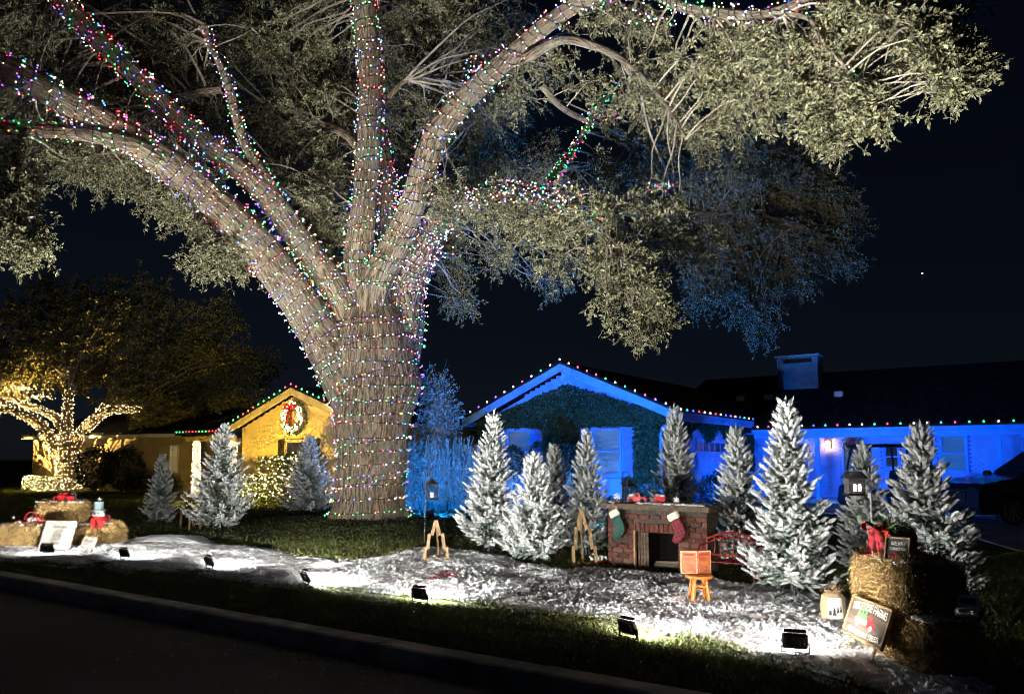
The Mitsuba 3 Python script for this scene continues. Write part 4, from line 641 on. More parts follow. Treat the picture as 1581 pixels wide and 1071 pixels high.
NB += [(x + r.uniform(-20, 20), y + r.uniform(-18, 18), r.uniform(20.3, 23.0), 52, 44, 3) for x in range(0, 860, 62) for y in (15, 75, 135, 195, 250) if y < 210 + 90 * (x < 520) and not (140 > y > 60 and 640 < x < 720)]
tw, lf, lc = grow(NB, SK, r, more=lambda px, Y: .75 if 730 < px < 1110 and Y < 18.8 else 3.4 if px > 1000 and Y > 20 else (2.1 if px < 620 and Y > 16 else (2.1 if Y > 20 else 1.2)))
part(oak, 'twigs', tw, 'm_twig', kind='stuff'); part(oak, 'crown', lf, 'm_leaf', color=lc, kind='stuff', label='olive green leaves hanging in clusters')
# ---- coloured strings wound round trunk and limbs
CN = ['white', 'red', 'violet', 'amber', 'white', 'red', 'green', 'blue', 'blue', 'teal', 'violet', 'red', 'green', 'white', 'blue', 'amber', 'red', 'teal']
def wrap(root, d, pitch, step, r, t0=0.0, t1=1.0, size=.021, power=4.0, off=.03, w=.08, pal=CN, colour_runs=True):
    L, p, rr = d['L'], d['p'], d['r']; l0, l1 = L[-1] * t0, L[-1] * t1; turns = (l1 - l0) / pitch; n = max(int(turns * 26), 30)
    l = np.linspace(l0, l1, n); ph = 2 * np.pi * (l - l0) / pitch; lj = np.clip(l + pitch * .32 * (meshkit.noise(np.stack([ph * .35, ph * 0, ph * 0], -1), int(L[-1] * 100) % 97) - .5) * 2, 0, L[-1] * .999)
    c = np.stack([np.interp(lj, L, p[:, k]) for k in range(3)], -1); a = np.stack([np.interp(lj, L, d['a'][:, k]) for k in range(3)], -1); b = np.stack([np.interp(lj, L, d['b'][:, k]) for k in range(3)], -1); R = np.interp(lj, L, rr)
    # ride on the real bark surface
    m = len(d['v']) // len(p); V = d['v'].reshape(len(p), m, 3); rad = np.linalg.norm(V - p[:, None], axis=-1); ii = np.clip(np.searchsorted(L, lj), 0, len(p) - 1); jj = ((ph % (2 * np.pi)) / (2 * np.pi) * (m - 1)).astype(int); R = np.maximum(np.maximum(rad[ii, jj], rad[np.maximum(ii - 1, 0), jj]), np.maximum(rad[ii, jj], rad[ii, (jj + 1) % m]))
    rd = np.cos(ph)[:, None] * a + np.sin(ph)[:, None] * b; q = c + rd * (R + .010)[:, None]
    s = np.concatenate([[0], np.cumsum(np.linalg.norm(np.diff(q, axis=0), axis=1))]); nb = max(int(s[-1] / step), 4); sb = np.sort(np.clip(np.linspace(0, s[-1], nb) + r.normal(size=nb) * step * .2, 0, s[-1]))
    bp = np.stack([np.interp(sb, s, q[:, k]) for k in range(3)], -1); bd = nrm(np.stack([np.interp(sb, s, rd[:, k]) for k in range(3)], -1)); bp = bp + bd * (off + .03 * r.random((nb, 1))) + r.normal(size=bp.shape) * .02
    col = np.array([pal[i] for i in r.integers(0, len(pal), nb)])
    if colour_runs:
        run = meshkit.noise(np.stack([sb * .12, sb * 0, sb * 0], -1), 3); al = np.array(['red', 'green', 'white', 'violet', 'blue', 'teal', 'white', 'red'])[(run * 7.99).astype(int)]; sw = r.random(nb) < .35; col[sw] = al[sw]
    return q, bp, col
def string(label, specs, r, group='coloured strings on the oak limbs', **kw):
    t = thing('tree_string_lights', label, 'string lights', group); wires, B_, C_ = [], [], []
    for nm, pitch, step, t0, t1 in specs:
        q, b, c = wrap(t, LDATA[nm], pitch, step, r, t0, t1, **kw); wires.append(tube(q, .0075, 3)); B_.append(b); C_.append(c)
    part(t, 'wire', cat(wires), 'm_wire'); b, c = np.vstack(B_), np.concatenate(C_)
    for name in BULBS:
        k = c == name
        if k.any(): part(t, f'{name}_bulbs', scatter(OCT, b[k], rots(k.sum(), r), kw.get('size', .021) * np.stack([r.uniform(.65, 1.25, k.sum())] * 3, -1)), 'm_white', kind='stuff', emitter=glow(BULBS[name], kw.get('power', 4.0), .05))
    return t
r = np.random.default_rng(55)
string('coloured string lights wound round the thick oak trunk', [('trunk', .30, .16, .02, .97), ('trunk', .9, .2, .02, .97)], r)
string('coloured string lights on the thick limb sweeping down to the left', [('a', .26, .12, .05, 1), ('a', .75, .16, .05, 1)], r)
string('coloured string lights on the thin lowest limb at the left edge', [('a2', .22, .17, .05, 1)], r)
string('coloured string lights on the long limb rising to the upper left corner', [('b', .24, .11, .08, 1), ('b', .8, .18, .1, 1)], r)
string('coloured string lights on the slim branch standing left of the centre limb', [('b2', .16, .13, .05, 1)], r)
string('coloured string lights on the upright centre limb', [('c', .26, .13, .05, 1), ('c', .9, .18, .05, 1)], r)
string('coloured string lights on the upright limb just behind the centre one', [('c2', .2, .17, .08, .95)], r)
string('coloured string lights on the limb curving up to the right', [('d', .27, .13, .06, .62), ('d', .9, .2, .06, .6), ('d', .2, .11, .62, 1)], r)
string('dense coloured string lights on the low right hand limb', [('e', .2, .11, .03, .45), ('e', .2, .14, .45, .82), ('e', .9, .2, .05, .6)], r)
string('coloured string lights on the thin branch rising from the low right limb', [('e2', .12, .085, 0, 1)], r, size=.02)
string('few coloured bulbs on the thin twigs at the top right', [('f', .5, .22, 0, .75), ('f2', .5, .2, 0, .8), ('f3', .6, .25, 0, .6)], r, size=.018)
# loose bulbs tangled among the right hand foliage
t = thing('tree_string_lights', 'loose tangle of coloured bulbs draped in the foliage beside the right limb', 'string lights', 'coloured strings on the oak limbs'); B_ = []
for px, py, Y, rx, ry, n_ in ((735, 308, 17.2, 44, 20, 36), (805, 298, 16.2, 60, 18, 46), (872, 306, 15.4, 40, 26, 40), (612, 300, 20.0, 16, 50, 60), (1020, 287, 17.2, 24, 8, 28), (1000, 28, 14.5, 60, 18, 26), (740, 105, 17.6, 34, 22, 40), (930, 178, 17.7, 45, 12, 30), (668, 375, 18.5, 42, 42, 60)):
    q = rnd(n_, r) * np.sqrt(r.random((n_, 1))); B_.append(at(px, py, Y) + q * [rx * Y / F, .4, ry * Y / F])
b = np.vstack(B_); c = np.array([CN[i] for i in r.integers(0, len(CN), len(b))])
o = np.argsort(b[:, 0]); wp = [tube(b[o][i:i + 12], .004, 3) for i in range(0, len(b) - 12, 11)]; part(t, 'wire', cat(wp), 'm_wire', kind='stuff')
for name in BULBS: part(t, f'{name}_bulbs', scatter(ICO, b[c == name], None, .02), 'm_white', kind='stuff', emitter=glow(BULBS[name], 2.6, .05))
# ---------------------------------------------------------------- the warm white wrapped tree, far left
wt = thing('wrapped_tree', 'spreading tree at far left with trunk and limbs wrapped in warm white lights', 'tree'); YT = 41.0
WL = {'trunk': [(103, 752, 38, YT), (104, 735, 32, YT), (105, 715, 30, YT), (106, 692, 30, YT), (104, 672, 22, YT)],
      'a': [(98, 712, 18, YT), (82, 685, 16, YT - .3), (66, 660, 15, YT - .6), (46, 645, 14, YT - 1), (20, 634, 10, YT - 1.4), (-20, 628, 8, YT - 2)], 'a2': [(50, 647, 10, YT - 1), (30, 632, 9, YT - .6), (0, 618, 8, YT), (-40, 608, 6, YT + .5)],
      'b': [(104, 690, 20, YT), (103, 665, 15, YT), (104, 640, 13, YT + .3), (106, 610, 11, YT + .5), (108, 588, 8, YT + .8), (104, 575, 5, YT + 1)], 'b2': [(100, 665, 14, YT), (86, 645, 12, YT + .4), (60, 632, 9, YT + 1), (30, 622, 7, YT + 1.6), (10, 598, 5, YT + 2)],
      'c': [(110, 690, 20, YT), (126, 668, 15, YT - .3), (145, 648, 14, YT - .8), (165, 634, 12, YT - 1.2), (190, 632, 8, YT - 1.6), (216, 632, 5, YT - 2)], 'c2': [(150, 645, 10, YT - .8), (160, 628, 9, YT - .5), (185, 620, 7, YT), (212, 608, 6, YT + .3), (238, 608, 4, YT + .5)]}
WD = {}; SKW = []
for k, L in WL.items():
    P = np.array([at(x, y, Y) for x, y, w, Y in L]); Rr = np.array([w * Y / F / 2 for x, y, w, Y in L])
    if k == 'trunk': P[0, 2] = -.1
    d = WD[k] = limb(P, Rr, n=34, sides=14, rough=.05, seed=len(WD) + 40); part(wt, 'trunk' if k == 'trunk' else 'limb', (d['v'], d['f']), 'm_bark', smooth=True, uv=d['uv']); SKW.append(d['p'])
SKW = np.vstack(SKW); r = np.random.default_rng(77)
wb = [(px, py, YT + dy, rx, ry, nb) for px, py, dy, rx, ry, nb in ((20, 550, 1.5, 50, 34, 9), (90, 535, 1.5, 55, 36, 11), (160, 550, 1.5, 50, 34, 9), (230, 590, -1, 45, 32, 9), (280, 620, 0, 38, 30, 7), (330, 560, 1, 50, 42, 9), (260, 540, 0, 50, 42, 9), (60, 490, 0, 60, 45, 9), (150, 480, 1, 60, 45, 10), (240, 480, 1, 60, 45, 9), (330, 500, 1, 50, 42, 7), (390, 560, 1, 38, 42, 5), (-20, 590, 1.5, 40, 30, 4), (200, 440, 1.5, 80, 30, 6), (90, 440, 1.5, 60, 30, 5), (290, 650, 0, 24, 18, 4), (250, 640, -1, 28, 16, 4), (350, 610, 1, 40, 30, 5))]
tw, lf, lc = grow(wb, SKW, r, leaf=(.16, .30), twn=11, lpt=20, tw_len=(.6, 1.4), col=(.17, .155, .055), more=lambda px, Y: 2.8)
part(wt, 'twigs', tw, 'm_twig', kind='stuff'); part(wt, 'crown', lf, 'm_leaf', color=lc, kind='stuff')
WARM = (1, .74, .34)
t = thing('warm_tree_lights', 'dense warm white string lights wrapped round the far left tree', 'string lights'); Q, Bp = [], []
for k, d in WD.items():
    q, b, c = wrap(t, d, .20, .155, r, .04 if k == 'trunk' else .1, 1, off=.03, colour_runs=False); Q.append(tube(q, .007, 3)); Bp.append(b)
for px, py, dy, rx, ry, n_ in ((30, 600, 0, 34, 8, 60), (60, 612, 1, 30, 8, 50), (105, 580, .8, 14, 14, 40), (210, 612, .3, 24, 7, 50), (20, 622, 0, 30, 8, 40), (180, 622, 0, 20, 8, 30)):
    Y = YT + dy; Bp.append(at(px, py, Y) + rnd(n_, r) * np.sqrt(r.random((n_, 1))) * [rx * Y / F, .5, ry * Y / F])
part(t, 'wire', cat(Q), 'm_wire', kind='stuff'); part(t, 'bulbs', scatter(ICO, np.vstack(Bp), None, .026), 'm_white', kind='stuff', emitter=glow(WARM, 5, 1.5))
# ---------------------------------------------------------------- hedges and shrubs
def hedge(name, label, cat_, path, h, w, n, r, leaf=(.05, .1), col=(.05, .085, .02), closed=False, base=.05):
    P = np.array(path); s = np.concatenate([[0], np.cumsum(np.linalg.norm(np.diff(P, axis=0), axis=1))]); u = r.uniform(0, s[-1], n); c = np.stack([np.interp(u, s, P[:, k]) for k in range(3)], -1)
    c2 = np.stack([np.interp(np.minimum(u + .05, s[-1] + .05), s, P[:, k]) for k in range(3)], -1); c1 = np.stack([np.interp(np.maximum(u - .05, 0), s, P[:, k]) for k in range(3)], -1); tn = nrm(c2 - c1); sd = np.stack([-tn[:, 1], tn[:, 0], 0 * u], -1)
    x, z = r.uniform(-1, 1, n), r.uniform(0, 1, n); k = r.random(n); x = np.where(k < .45, np.sign(x) * (1 - .2 * r.random(n) ** 2), x); z = np.where(k > .75, 1 - .12 * r.random(n), z)
    hh = h * (.92 + .16 * meshkit.noise(np.stack([u * 1.3, u * 0, u * 0], -1), 4)); p = c + sd * (x * w / 2)[:, None] * (1 - .15 * z[:, None] ** 3); p[:, 2] += base + z * hh
    t = thing(name, label, cat_); d = nrm(sd * x[:, None] + rnd(n, r) * .9 + [0, 0, .5]); S = r.uniform(*leaf, n); part(t, 'foliage', leafmesh(p, d, perp(d, r), S, S * .5), 'm_leaf', color=np.repeat(np.array(col) * r.uniform(.5, 1.5, (n, 1)), 4, 0), kind='stuff')
    sp = P[np.linspace(0, len(P) - 1, max(int(s[-1] / .8), 2)).astype(int)]; sp = np.stack([sp * [1, 1, 0] + [0, 0, -.05], sp * [1, 1, 0] + [.03, 0, h * .5], sp * [1, 1, 0] + [-.05, .03, h * .85]], 1); part(t, 'stem', tubes(sp, .02, 5), 'm_twig', kind='stuff')
    return t, p + d * .05
r = np.random.default_rng(88)
cT = at(101, 745, YT); ang = np.linspace(0, 2 * np.pi, 41); ringp = np.stack([cT[0] + 1.75 * np.cos(ang), cT[1] + 1.5 * np.sin(ang), 0 * ang], -1)
_, hp = hedge('round_hedge', 'clipped ring hedge covered in warm white lights under the far left tree', 'hedge', ringp, .68, .5, 5000, r)
def net_lights(label, hp, n, size, power, r, w=.5):
    t = thing('net_lights', label, 'string lights'); b = hp[r.choice(len(hp), n, replace=False)]; part(t, 'bulbs', scatter(ICO, b, None, size * .8), 'm_white', kind='stuff', emitter=glow(WARM, power * .7, w))
    o = np.argsort(np.arctan2(b[:, 1] - b[:, 1].mean(), b[:, 0] - b[:, 0].mean())); part(t, 'wire', cat([tube(b[o][i:i + 9], .005, 3) for i in range(0, n - 9, 8)]), 'm_wire', kind='stuff'); return t
net_lights('warm white net lights over the round clipped hedge', hp, 420, .036, 8, r)
p0, p1_, p2_ = on(384, 768), on(470, 764), on(528, 772)
_, hp = hedge('front_hedge', 'long lit hedge below the window of the yellow house', 'hedge', spline([Yh.w(.6, -1.1, 0), Yh.w(2.2, -1.2, 0), Yh.w(4.0, -1.2, 0), Yh.w(5.2, -1.3, 0)], 20), .95, .9, 7000, r)
net_lights('warm white lights spread over the hedge below the yellow house window', hp[hp[:, 2] > .25], 330, .036, 9, r)
_, hp = hedge('tall_shrub', 'taller lit shrub at the right end of the yellow house hedge', 'shrub', spline([Yh.w(4.6, -1.6, 0), Yh.w(5.6, -1.6, 0), Yh.w(7.2, -1.6, 0)], 12), 1.75, 1.0, 6000, r)
net_lights('warm white lights spread over the taller shrub beside the oak trunk', hp[hp[:, 2] > .3], 230, .036, 9, r)
def shrub(name, label, cat_, c, rx, rz, n, r, leaf=(.06, .12), col=(.03, .045, .018), stem=.05, zc=None, rough=.3, droop=0., up=.4, group=None):
    q = rnd(n, r) * np.cbrt(r.uniform(.35, 1, (n, 1))); q *= 1 + rough * (meshkit.fbm(q * 2.4 + c[0], 3, 9)[:, None] - .5) * 2; zc = rz if zc is None else zc
    p = np.array([c[0], c[1], zc + c[2]]) + q * [rx, rx, rz]; p = p[p[:, 2] > c[2] + .03]; n = len(p); d = nrm(q[:n] * .8 + rnd(n, r) * .9 + [0, 0, up]); S = r.uniform(*leaf, n)
    t = thing(name, label, cat_, group); part(t, 'foliage', leafmesh(p, d, perp(d, r), S, S * .45), 'm_leaf', color=np.repeat(np.array(col) * r.uniform(.4, 1.6, (n, 1)), 4, 0), kind='stuff')
    k = 9; e = np.array([c[0], c[1], zc + c[2]]) + rnd(k, r) * [rx * .6, rx * .6, rz * .6]; s = np.tile([c[0], c[1], c[2] - .1], (k, 1)) + r.normal(size=(k, 3)) * [.06, .06, 0]; part(t, 'stem', tubes(np.stack([s, s * .5 + e * .5 + [0, 0, rz * .15], e], 1), np.array([[1, .7, .4]]) * stem, 5), 'm_twig', kind='stuff'); return t
for px, rx, rz, lab in ((148, 1.0, 1.15, 'dark rounded shrub in front of the tan building, left one'), (192, 1.15, 1.1, 'dark rounded shrub in front of the tan building, right one')): shrub('dark_shrub', lab, 'shrub', np.array([*at(px, 740, 39.0)[:2], 0]), rx, rz, 2600, r, (.1, .2), (.018, .022, .010))
for px, Y, rx, lab in ((250, 35.5, .9, 'low dark bush left of the lit porch column'), (232, 36.5, .7, 'low dark bush at the tan building window'), (345, 30.6, .8, 'low dark bush below the yellow house porch')): shrub('low_bush', lab, 'bush', np.array([*at(px, 750, Y)[:2], 0]), rx, .42, 1500, r, (.08, .15), (.03, .032, .012))
for px, py, lab in ((791, 712, 'dark clipped topiary ball left of the other two under the blue gable'), (834, 706, 'dark clipped topiary ball between the two others under the blue gable'), (878, 708, 'dark clipped topiary ball nearest the right window of the blue gable')):
    Y = 24.2; c = at(px, py, Y); shrub('topiary', lab, 'shrub', np.array([c[0], c[1], 0]), .40, .50, 2200, r, (.05, .09), (.012, .02, .012), zc=c[2], rough=.12, stem=.04, group=None)
shrub('dark_shrub', 'dark shrub behind the white trees at the garage door', 'shrub', np.array([*at(1112, 745, 24.5)[:2], 0]), .75, .6, 2000, r, (.06, .12), (.014, .02, .012))
# the blue lit tree and bamboo behind the trunk
bt = thing('blue_lit_tree', 'bushy young tree behind the trunk lit blue', 'tree'); YB = 25.5; BL = [(672, 785, 9, YB), (674, 720, 8, YB), (678, 660, 6, YB), (682, 610, 3, YB), (684, 585, 2, YB)]
P = np.array([at(x, y, Y) for x, y, w, Y in BL]); P[0, 2] = -.05; d = limb(P, np.array([w * YB / F / 2 for x, y, w, Y in BL]), 24, 10, .04, 3); part(bt, 'trunk', (d['v'], d['f']), 'm_bark', smooth=True, uv=d['uv'])
tw, lf, lc = grow([(678, 618, YB, 22, 26, 9), (660, 640, YB, 20, 22, 7), (690, 640, YB, 20, 22, 7), (672, 670, YB, 32, 24, 10), (650, 690, YB, 22, 24, 7), (694, 690, YB, 18, 24, 7), (680, 592, YB, 9, 12, 4)], d['p'], r, leaf=(.06, .13), twn=9, lpt=14, tw_len=(.3, .7), droop=-.5, col=(.22, .24, .20))
part(bt, 'twigs', tw, 'm_twig', kind='stuff'); part(bt, 'foliage', lf, 'm_leaf', color=lc, kind='stuff')
bm = thing('bamboo_clump', 'dense upright cane clump right of the oak trunk lit blue', 'plant'); n_ = 420; c0, c1 = at(628, 780, 24.8), at(716, 780, 25.0)
t_ = r.random((n_, 1)); b = c0 * (1 - t_) + c1 * t_; b[:, 2] = 0; b[:, 1] += r.uniform(-.5, .5, n_); hgt = r.uniform(1.3, 2.4, n_); tip = b + np.stack([r.normal(size=n_) * .25, r.normal(size=n_) * .2, hgt], -1); part(bm, 'canes', tubes(np.stack([b, b * .5 + tip * .5 + [0, 0, .05], tip], 1), .010, 4), 'm_twig', kind='stuff')
k = 9000; i = r.integers(0, n_, k); u = r.uniform(.1, 1.0, (k, 1)); p = b[i] * (1 - u) + tip[i] * u; dd = nrm(rnd(k, r) + [0, 0, .5]); S = r.uniform(.08, .2, k); part(bm, 'foliage', leafmesh(p, dd, perp(dd, r), S, S * .2), 'm_leaf', color=np.repeat(np.array([.25, .30, .22]) * r.uniform(.4, 1.3, (k, 1)), 4, 0), kind='stuff')
fn = thing('side_fence', 'pale board fence between the oak and the ivy gable', 'fence'); q0, q1 = at(690, 780, 27.4), at(742, 780, 26.8); q0[2] = q1[2] = 0; nB = 16; dv_ = (q1 - q0) / nB
for i in range(nB): a = q0 + dv_ * i; part(fn, 'board', pose(rbox(.005, np.linalg.norm(dv_) - .005, -.012, .012, .02, 2.1 + .015 * (i % 3), r=.004), a, rotz(math.atan2(dv_[1], dv_[0]))), 'm_whitetrim')
for z in (.4, 1.7): part(fn, 'rail', bar(q0 + [0, .04, z], q1 + [0, .04, z], .06, .09), 'm_whitetrim')
# ---------------------------------------------------------------- flocked Christmas trees
def flocked(seed, H, R, dense=1.0, m=10):
    "a flocked fir: stem, whorls of branches, and snow covered twig fingers with needles; local, z up"
    r = np.random.default_rng(seed); nb = int(200 * dense); h = (np.linspace(0.09, .965, nb) + r.normal(size=nb) * .008); az = np.arange(nb) * 2.39996 + r.normal(size=nb) * .25
    L = R * np.clip(1.02 - h, .04, 1) ** .92 * r.uniform(.62, 1.12, nb) * (1 - .25 * np.clip(.16 - h, 0, 1) / .16); L = np.maximum(L, .05)
    tilt = .10 + .8 * h ** 1.8 + r.normal(size=nb) * .11; d = np.stack([np.cos(az) * np.cos(tilt), np.sin(az) * np.cos(tilt), np.sin(tilt)], -1); s = np.column_stack([0 * h, 0 * h, h * H])
    t = np.linspace(0, 1, 6)[None, :, None]; sag = -.16 * np.sin(np.pi * t * .9) * (1 - h)[:, None, None] + .13 * t ** 2
    cv = s[:, None] + d[:, None] * L[:, None, None] * t + np.array([0, 0, 1.0]) * sag * L[:, None, None]
    stems = [tubes(cv, (.004 + .010 * L[:, None]) * np.linspace(1, .4, 6)[None], 4)]
    FP, FD, FL, FC = [], [], [], []
    for b in range(nb):
        k = max(int(L[b] / .034), 2); u = np.linspace(.18 if L[b] > .25 else .3, .99, k); x = u * 5; i = np.minimum(x.astype(int), 4); fr = (x - i)[:, None]; p = cv[b, i] * (1 - fr) + cv[b, i + 1] * fr; tg = nrm(cv[b, i + 1] - cv[b, i])
        side = nrm(np.cross(tg, [0, 0, 1.0])); sg = np.where(np.arange(k) % 2, 1, -1)[:, None]; dd = nrm(tg * .6 + side * sg * r.uniform(.4, 1.1, (k, 1)) + np.array([0, 0, 1.0]) * r.uniform(-.55, .6, (k, 1)))
        ln = (.06 + .16 * (1 - u) * min(L[b] / .5, 1.3)) * r.uniform(.75, 1.2, k); dd[-1] = tg[-1]; ln[-1] = .12
        FP.append(p); FD.append(dd); FL.append(ln); FC.append(u)
    FP.append(np.array([[0, 0, H * .955]] * 5)); a = np.arange(4) * 1.57 + .3; FD.append(np.vstack([[0, 0, 1.0], nrm(np.column_stack([np.cos(a) * .5, np.sin(a) * .5, a * 0 + 1]))])); FL.append(np.array([H * .06 + .06, .12, .13, .11, .12])); FC.append(np.ones(5))
    P, D, Ln, U = np.vstack(FP), nrm(np.vstack(FD)), np.concatenate(FL), np.concatenate(FC); n = len(P)
    # the snowy finger: a lumpy 5 sided sleeve
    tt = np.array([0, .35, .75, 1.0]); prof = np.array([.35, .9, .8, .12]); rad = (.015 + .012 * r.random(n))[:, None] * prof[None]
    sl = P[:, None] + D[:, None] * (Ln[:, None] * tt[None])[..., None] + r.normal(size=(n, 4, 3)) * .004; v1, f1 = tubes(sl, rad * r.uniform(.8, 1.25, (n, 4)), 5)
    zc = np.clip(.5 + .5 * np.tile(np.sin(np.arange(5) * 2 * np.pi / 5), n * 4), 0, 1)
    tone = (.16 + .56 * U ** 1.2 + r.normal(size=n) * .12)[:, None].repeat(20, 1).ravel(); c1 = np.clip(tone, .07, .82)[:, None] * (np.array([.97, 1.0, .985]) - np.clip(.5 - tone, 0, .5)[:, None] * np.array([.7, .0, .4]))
    # needles
    q = np.repeat(np.arange(n), m); u = r.random(n * m) * .95 + .05; nd = nrm(D[q] * .75 + rnd(n * m, r) * 1.0); p = P[q] + D[q] * (Ln[q] * u)[:, None] + nd * .008; nl = r.uniform(.022, .04, n * m); sd = perp(nd, r) * .0032
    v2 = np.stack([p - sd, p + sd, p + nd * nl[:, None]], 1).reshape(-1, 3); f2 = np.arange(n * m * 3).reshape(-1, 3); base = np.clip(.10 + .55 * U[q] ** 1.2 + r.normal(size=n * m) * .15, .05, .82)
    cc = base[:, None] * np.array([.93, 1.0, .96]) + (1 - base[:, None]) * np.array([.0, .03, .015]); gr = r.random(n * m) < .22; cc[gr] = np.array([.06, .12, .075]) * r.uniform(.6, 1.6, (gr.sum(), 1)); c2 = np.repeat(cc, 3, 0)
    lv, lf = v1, f1; v2f = f2 + len(v1)
    return dict(stem=stems[0], fol=(np.vstack([lv, v2]), np.vstack([lf, v2f])), col=np.clip(np.vstack([c1, c2]), .01, .9), H=H, R=R)
XT = [  # base pixel, top pixel y, half width in pixels, depth, variant, label
 (247, 808, 705, 30, 19.2, 'small snowy white artificial tree at the far left of the row'),
 (340, 820, 658, 66, 17.4, 'snowy white artificial tree left of the porch column lights of the yellow house'),
 (475, 792, 675, 54, 22.5, 'snowy white artificial tree in front of the yellow house window'),
 (755, 858, 641, 56, 13.3, 'tall snowy white artificial tree in front of the left blue window'),
 (858, 846, 690, 40, 14.6, 'snowy white artificial tree half hidden behind two others under the blue gable'),
 (826, 868, 704, 62, 12.2, 'short broad snowy white artificial tree in front, left of the wooden frame tree'),
 (905, 862, 668, 48, 13.0, 'snowy white artificial tree behind the wooden frame tree by the fireplace'),
 (1045, 858, 630, 56, 13.4, 'tall snowy white artificial tree rising behind the fireplace mantel'),
 (1146, 884, 664, 56, 11.4, 'snowy white artificial tree behind the red metal bench'),
 (1226, 934, 622, 78, 8.9, 'tallest snowy white artificial tree, between the bench and the hay bales'),
 (1342, 890, 690, 54, 10.8, 'snowy white artificial tree behind the house shaped lantern'),
 (1434, 938, 660, 88, 8.7, 'snowy white artificial tree behind the right hay bales'),
]
STAND = []
for a in (0, 2.09, 4.19): STAND.append(bar((0, 0, .10), (math.cos(a) * .24, math.sin(a) * .24, .015), .018, .012))
STAND.append(pose(lathe([(.001, .04), (.035, .04), (.035, .2), (.001, .2)], 10), (0, 0, 0)))
STAND = cat(STAND)
for k, (px, py, ty, hw, Y, lab) in enumerate(XT):
    b = at(px, py, Y); b[2] = float(ground_z(b[0], b[1])[0]); top = at(px, ty, Y)[2]; H = top - b[2]; R = hw * Y / F; lean = np.random.default_rng(k).normal(size=2) * .016
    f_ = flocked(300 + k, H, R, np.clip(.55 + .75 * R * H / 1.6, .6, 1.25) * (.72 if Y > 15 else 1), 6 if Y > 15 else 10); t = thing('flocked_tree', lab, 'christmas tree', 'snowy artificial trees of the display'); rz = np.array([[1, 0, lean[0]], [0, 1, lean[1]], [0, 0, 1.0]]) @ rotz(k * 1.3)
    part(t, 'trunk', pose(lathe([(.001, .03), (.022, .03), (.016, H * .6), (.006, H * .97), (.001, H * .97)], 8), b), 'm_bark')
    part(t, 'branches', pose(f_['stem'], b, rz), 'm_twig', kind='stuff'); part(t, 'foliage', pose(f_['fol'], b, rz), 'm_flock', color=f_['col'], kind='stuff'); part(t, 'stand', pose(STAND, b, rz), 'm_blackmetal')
# ---------------------------------------------------------------- the display: hay, signs, fireplace, bench, lanterns
class Local:
    "a local frame: o origin, x right, y away (or up for boards), z"
    def __init__(s, o, R): s.o, s.R = np.asarray(o, float), np.asarray(R, float)
    def __call__(s, m, k=1.0): return pose(m, s.o, s.R, k)
    def p(s, q): return np.asarray(q, float) @ s.R.T + s.o
def bale(label, c, size, yaw, n, r, cat_='hay bale', snow=0.0, tone=1.0, ex=6.0):
    "a compressed straw bale: lumpy core, twine, and loose straws all over"
    t = thing('hay_bale', label, cat_, 'straw bales'); Lx, Ly, Lz = size; LF = Local(c, rotz(yaw)); g = 14
    m = trimesh.creation.box((Lx, Ly, Lz)).subdivide().subdivide().subdivide().subdivide(); v = np.array(m.vertices); q = v / np.array([Lx, Ly, Lz]) * 2
    sq = np.abs(q); rr = (sq ** ex).sum(1) ** (1 / ex); v = v / np.maximum(rr, .6)[:, None] * (1.0 + .0 * rr)[:, None]; dirn = nrm(v / np.array([Lx, Ly, Lz]))
    for x in (-Lx * .22, Lx * .22): v -= dirn * (.018 * np.exp(-((v[:, :1] - x) / .035) ** 2))
    v += dirn * (.035 * (meshkit.fbm(v * 7 + c[0], 3, 3) - .5))[:, None]; v[:, 2] += Lz / 2; core = (v, np.array(m.faces)); part(t, 'core', LF(core), 'm_straw_core', smooth=True)
    for x in (-Lx * .22, Lx * .22):
        a = np.linspace(0, 2 * np.pi, 41); cs, sn = np.cos(a), np.sin(a); k = (np.abs(cs) ** ex + np.abs(sn) ** ex) ** (-1 / ex); part(t, 'twine', LF(tube(np.stack([0 * a + x, cs * k * (Ly / 2 - .004), sn * k * (Lz / 2 - .004) + Lz / 2], -1), .004, 4)), 'm_wire')
    pts, fi = trimesh.sample.sample_surface(trimesh.Trimesh(core[0], core[1], process=False), n, seed=int(r.integers(1e6))); nr = trimesh.Trimesh(core[0], core[1], process=False).face_normals[fi]
    d = nrm(rnd(n, r) * [.55, .7, 1.15] + nr * r.uniform(-.1, 1.0, (n, 1))); ln = r.uniform(.05, .16, n); p = pts - d * (ln * .5)[:, None] + nr * .006; s = perp(d, r) * r.uniform(.0018, .0036, (n, 1)); bend = rnd(n, r) * (ln * .12)[:, None]
    V = np.stack([p - s, p + s, p + d * (ln * .5)[:, None] + bend - s, p + d * (ln * .5)[:, None] + bend + s, p + d * ln[:, None]], 1).reshape(-1, 3); k = np.arange(n)[:, None] * 5; f = np.vstack([k + [0, 1, 3], k + [0, 3, 2], k + [2, 3, 4]])
    col = np.array([.44, .31, .135]) * r.uniform(.45, 1.25, (n, 1)) * tone + r.normal(size=(n, 3)) * .02; part(t, 'straw', LF((V, f)), 'm_straw', color=np.repeat(np.clip(col, .02, .9), 5, 0), kind='stuff')
    if snow:
        k = int(900 * snow); q = np.column_stack([r.uniform(-.45, .45, k) * Lx, r.uniform(-.45, .45, k) * Ly, np.full(k, Lz - .005)]); q[:, 2] += .03 * (meshkit.fbm(q * 6, 2, 2) - .3); ok_ = meshkit.fbm(q * 5 + 3, 2, 4) > .42; q = q[ok_]; sz = r.uniform(.006, .022, len(q)); part(t, 'snow', LF(scatter(OCT, q, rots(len(q), r), sz)), 'm_snow', kind='stuff')
    return t
def gz(p): return float(ground_z(p[0], p[1])[0])
